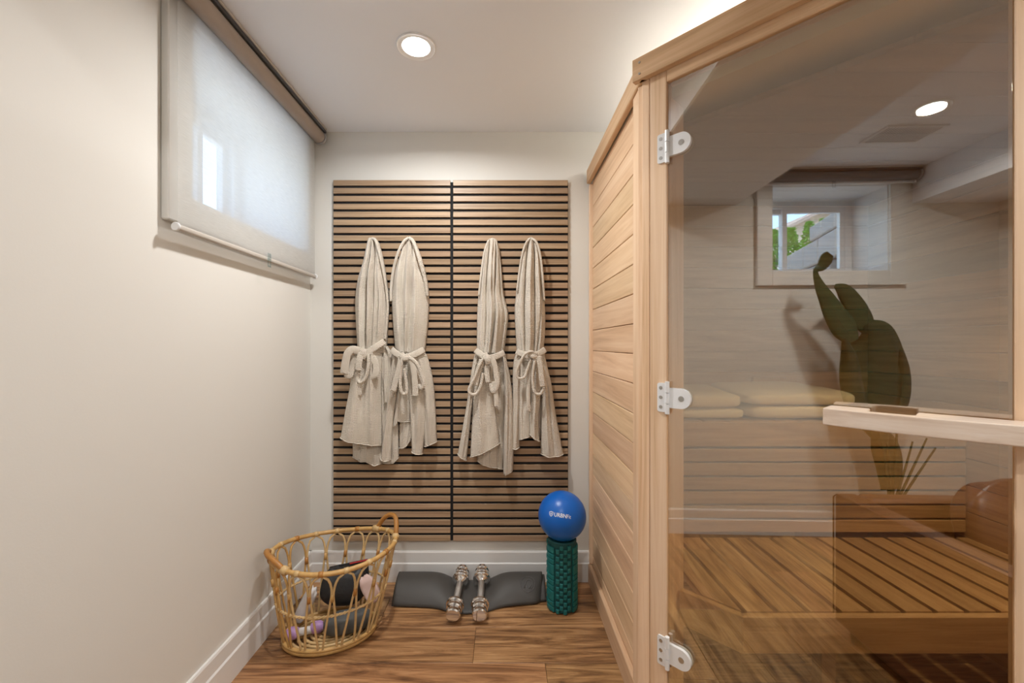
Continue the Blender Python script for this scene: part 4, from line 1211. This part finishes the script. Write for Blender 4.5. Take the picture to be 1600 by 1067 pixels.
# ------------------------------------------------------------------ outdoors seen through the mirrored window
def block_row(A, B, z0, hgt, n, off, parent):
    d_ = (B - A); L_ = d_.length; d_.normalize(); a_ = math.atan2(d_.y, d_.x)
    w = L_ / n
    for k in range(n):
        c = A + d_ * (w * (k + .5 + off))
        bxc('block', (c.x, c.y, z0 + hgt / 2), (w - .012, .28, hgt - .010), M_block, parent, a_, .012)
A_ = RM(1330, 500, 3.55); B_ = RM(1236, 500, 4.9); A_.z = B_.z = 0
gw = thing('retaining_wall', 'grey concrete block retaining wall outside the mirrored window', 'wall', (A_.x, A_.y, 1.5))
for k in range(3): block_row(A_, B_, 1.5 + .235 * k, .235, 4, (k % 2) * .35 - .2, gw)
A2 = A_; B2 = A_ + (B_ - A_) * .38
block_row(A2, B2, 1.5 + .235 * 3, .15, 2, -.2, gw)
def shrub(px, zp, top_py, rad, label):
    b = RM(px, 500, zp); tp = RM(px, top_py, zp)
    t = thing('shrub', label, 'shrub', (b.x, b.y, 1.5), 'shrubs outside the window')
    H = tp.z - 1.5
    tube('trunk', [(b.x, b.y, 1.495), (b.x, b.y, 1.5 + H * .7)], .025, M_bark, t, seg=6)
    vs, fs = [], []
    rnd = random.Random(px)
    for i in range(1500):
        k = rnd.random() ** .8
        r_ = rad * (1 - k) ** .7 * (.55 + .45 * rnd.random()) + .02
        a_ = rnd.random() * 2 * PI
        c = Vector((b.x + r_ * math.cos(a_), b.y + r_ * math.sin(a_), 1.5 + .03 + H * k * .97))
        u_ = Vector((rnd.uniform(-1, 1), rnd.uniform(-1, 1), rnd.uniform(-.2, 1))).normalized() * .045
        w_ = u_.orthogonal().normalized() * .022
        n0 = len(vs); vs += [c - w_, c + u_ * .5 - w_ * .4 + w_ * .0, c + u_, c + w_]; fs.append((n0, n0 + 1, n0 + 2, n0 + 3))
    f = raw('foliage', vs, fs, M_shrub, t, fix=False); f['kind'] = 'stuff'
shrub(1210, 5.0, 360, .21, 'bright green shrub at the left edge of the mirrored window')
shrub(1236, 5.7, 356, .22, 'green shrub beside the middle post of the mirrored window')
shrub(1264, 6.4, 345, .25, 'green shrub behind the block wall outside the window')
shrub(1286, 7.1, 340, .26, 'green shrub nearest the neighbouring house gable')
shrub(1310, 7.9, 322, .34, 'tall green shrub above the high end of the block wall')
ho = thing('neighbour_house', 'pale house gable with low roof seen through the mirrored window', 'house', tuple(RM(1300, 500, 12)))
def hv(px, py, z): return tuple(RM(px, py, z))
pa = [(1190, 372), (1216, 362), (1305, 322), (1400, 366), (1400, 470), (1190, 470)]
n_ = len(pa)
raw('gable_wall', [hv(a, b, 12) for a, b in pa] + [hv(a, b, 15) for a, b in [(PX + (a - PX) * .8, PY + (b - PY) * .8) for a, b in pa]], [tuple(range(n_)), tuple(range(n_, 2 * n_))] + [(i, (i + 1) % n_, n_ + (i + 1) % n_, n_ + i) for i in range(n_)], M_siding, ho)
for (p, q) in (((1206, 370), (1305, 321)), ((1305, 321), (1410, 370))):
    rv = [hv(p[0], p[1], 11.6), hv(q[0], q[1], 11.6), hv(q[0], q[1] - 5, 11.6), hv(p[0], p[1] - 5, 11.6)]
    rv2 = [hv(PX + (a - PX) * .774, PY + (b - PY) * .774, 15) for a, b in (p, q, (q[0], q[1] - 5), (p[0], p[1] - 5))]
    raw('roof_slope', rv + rv2, [(0, 1, 2, 3), (4, 5, 6, 7), (0, 1, 5, 4), (1, 2, 6, 5), (2, 3, 7, 6), (3, 0, 4, 7)], M_roof, ho)
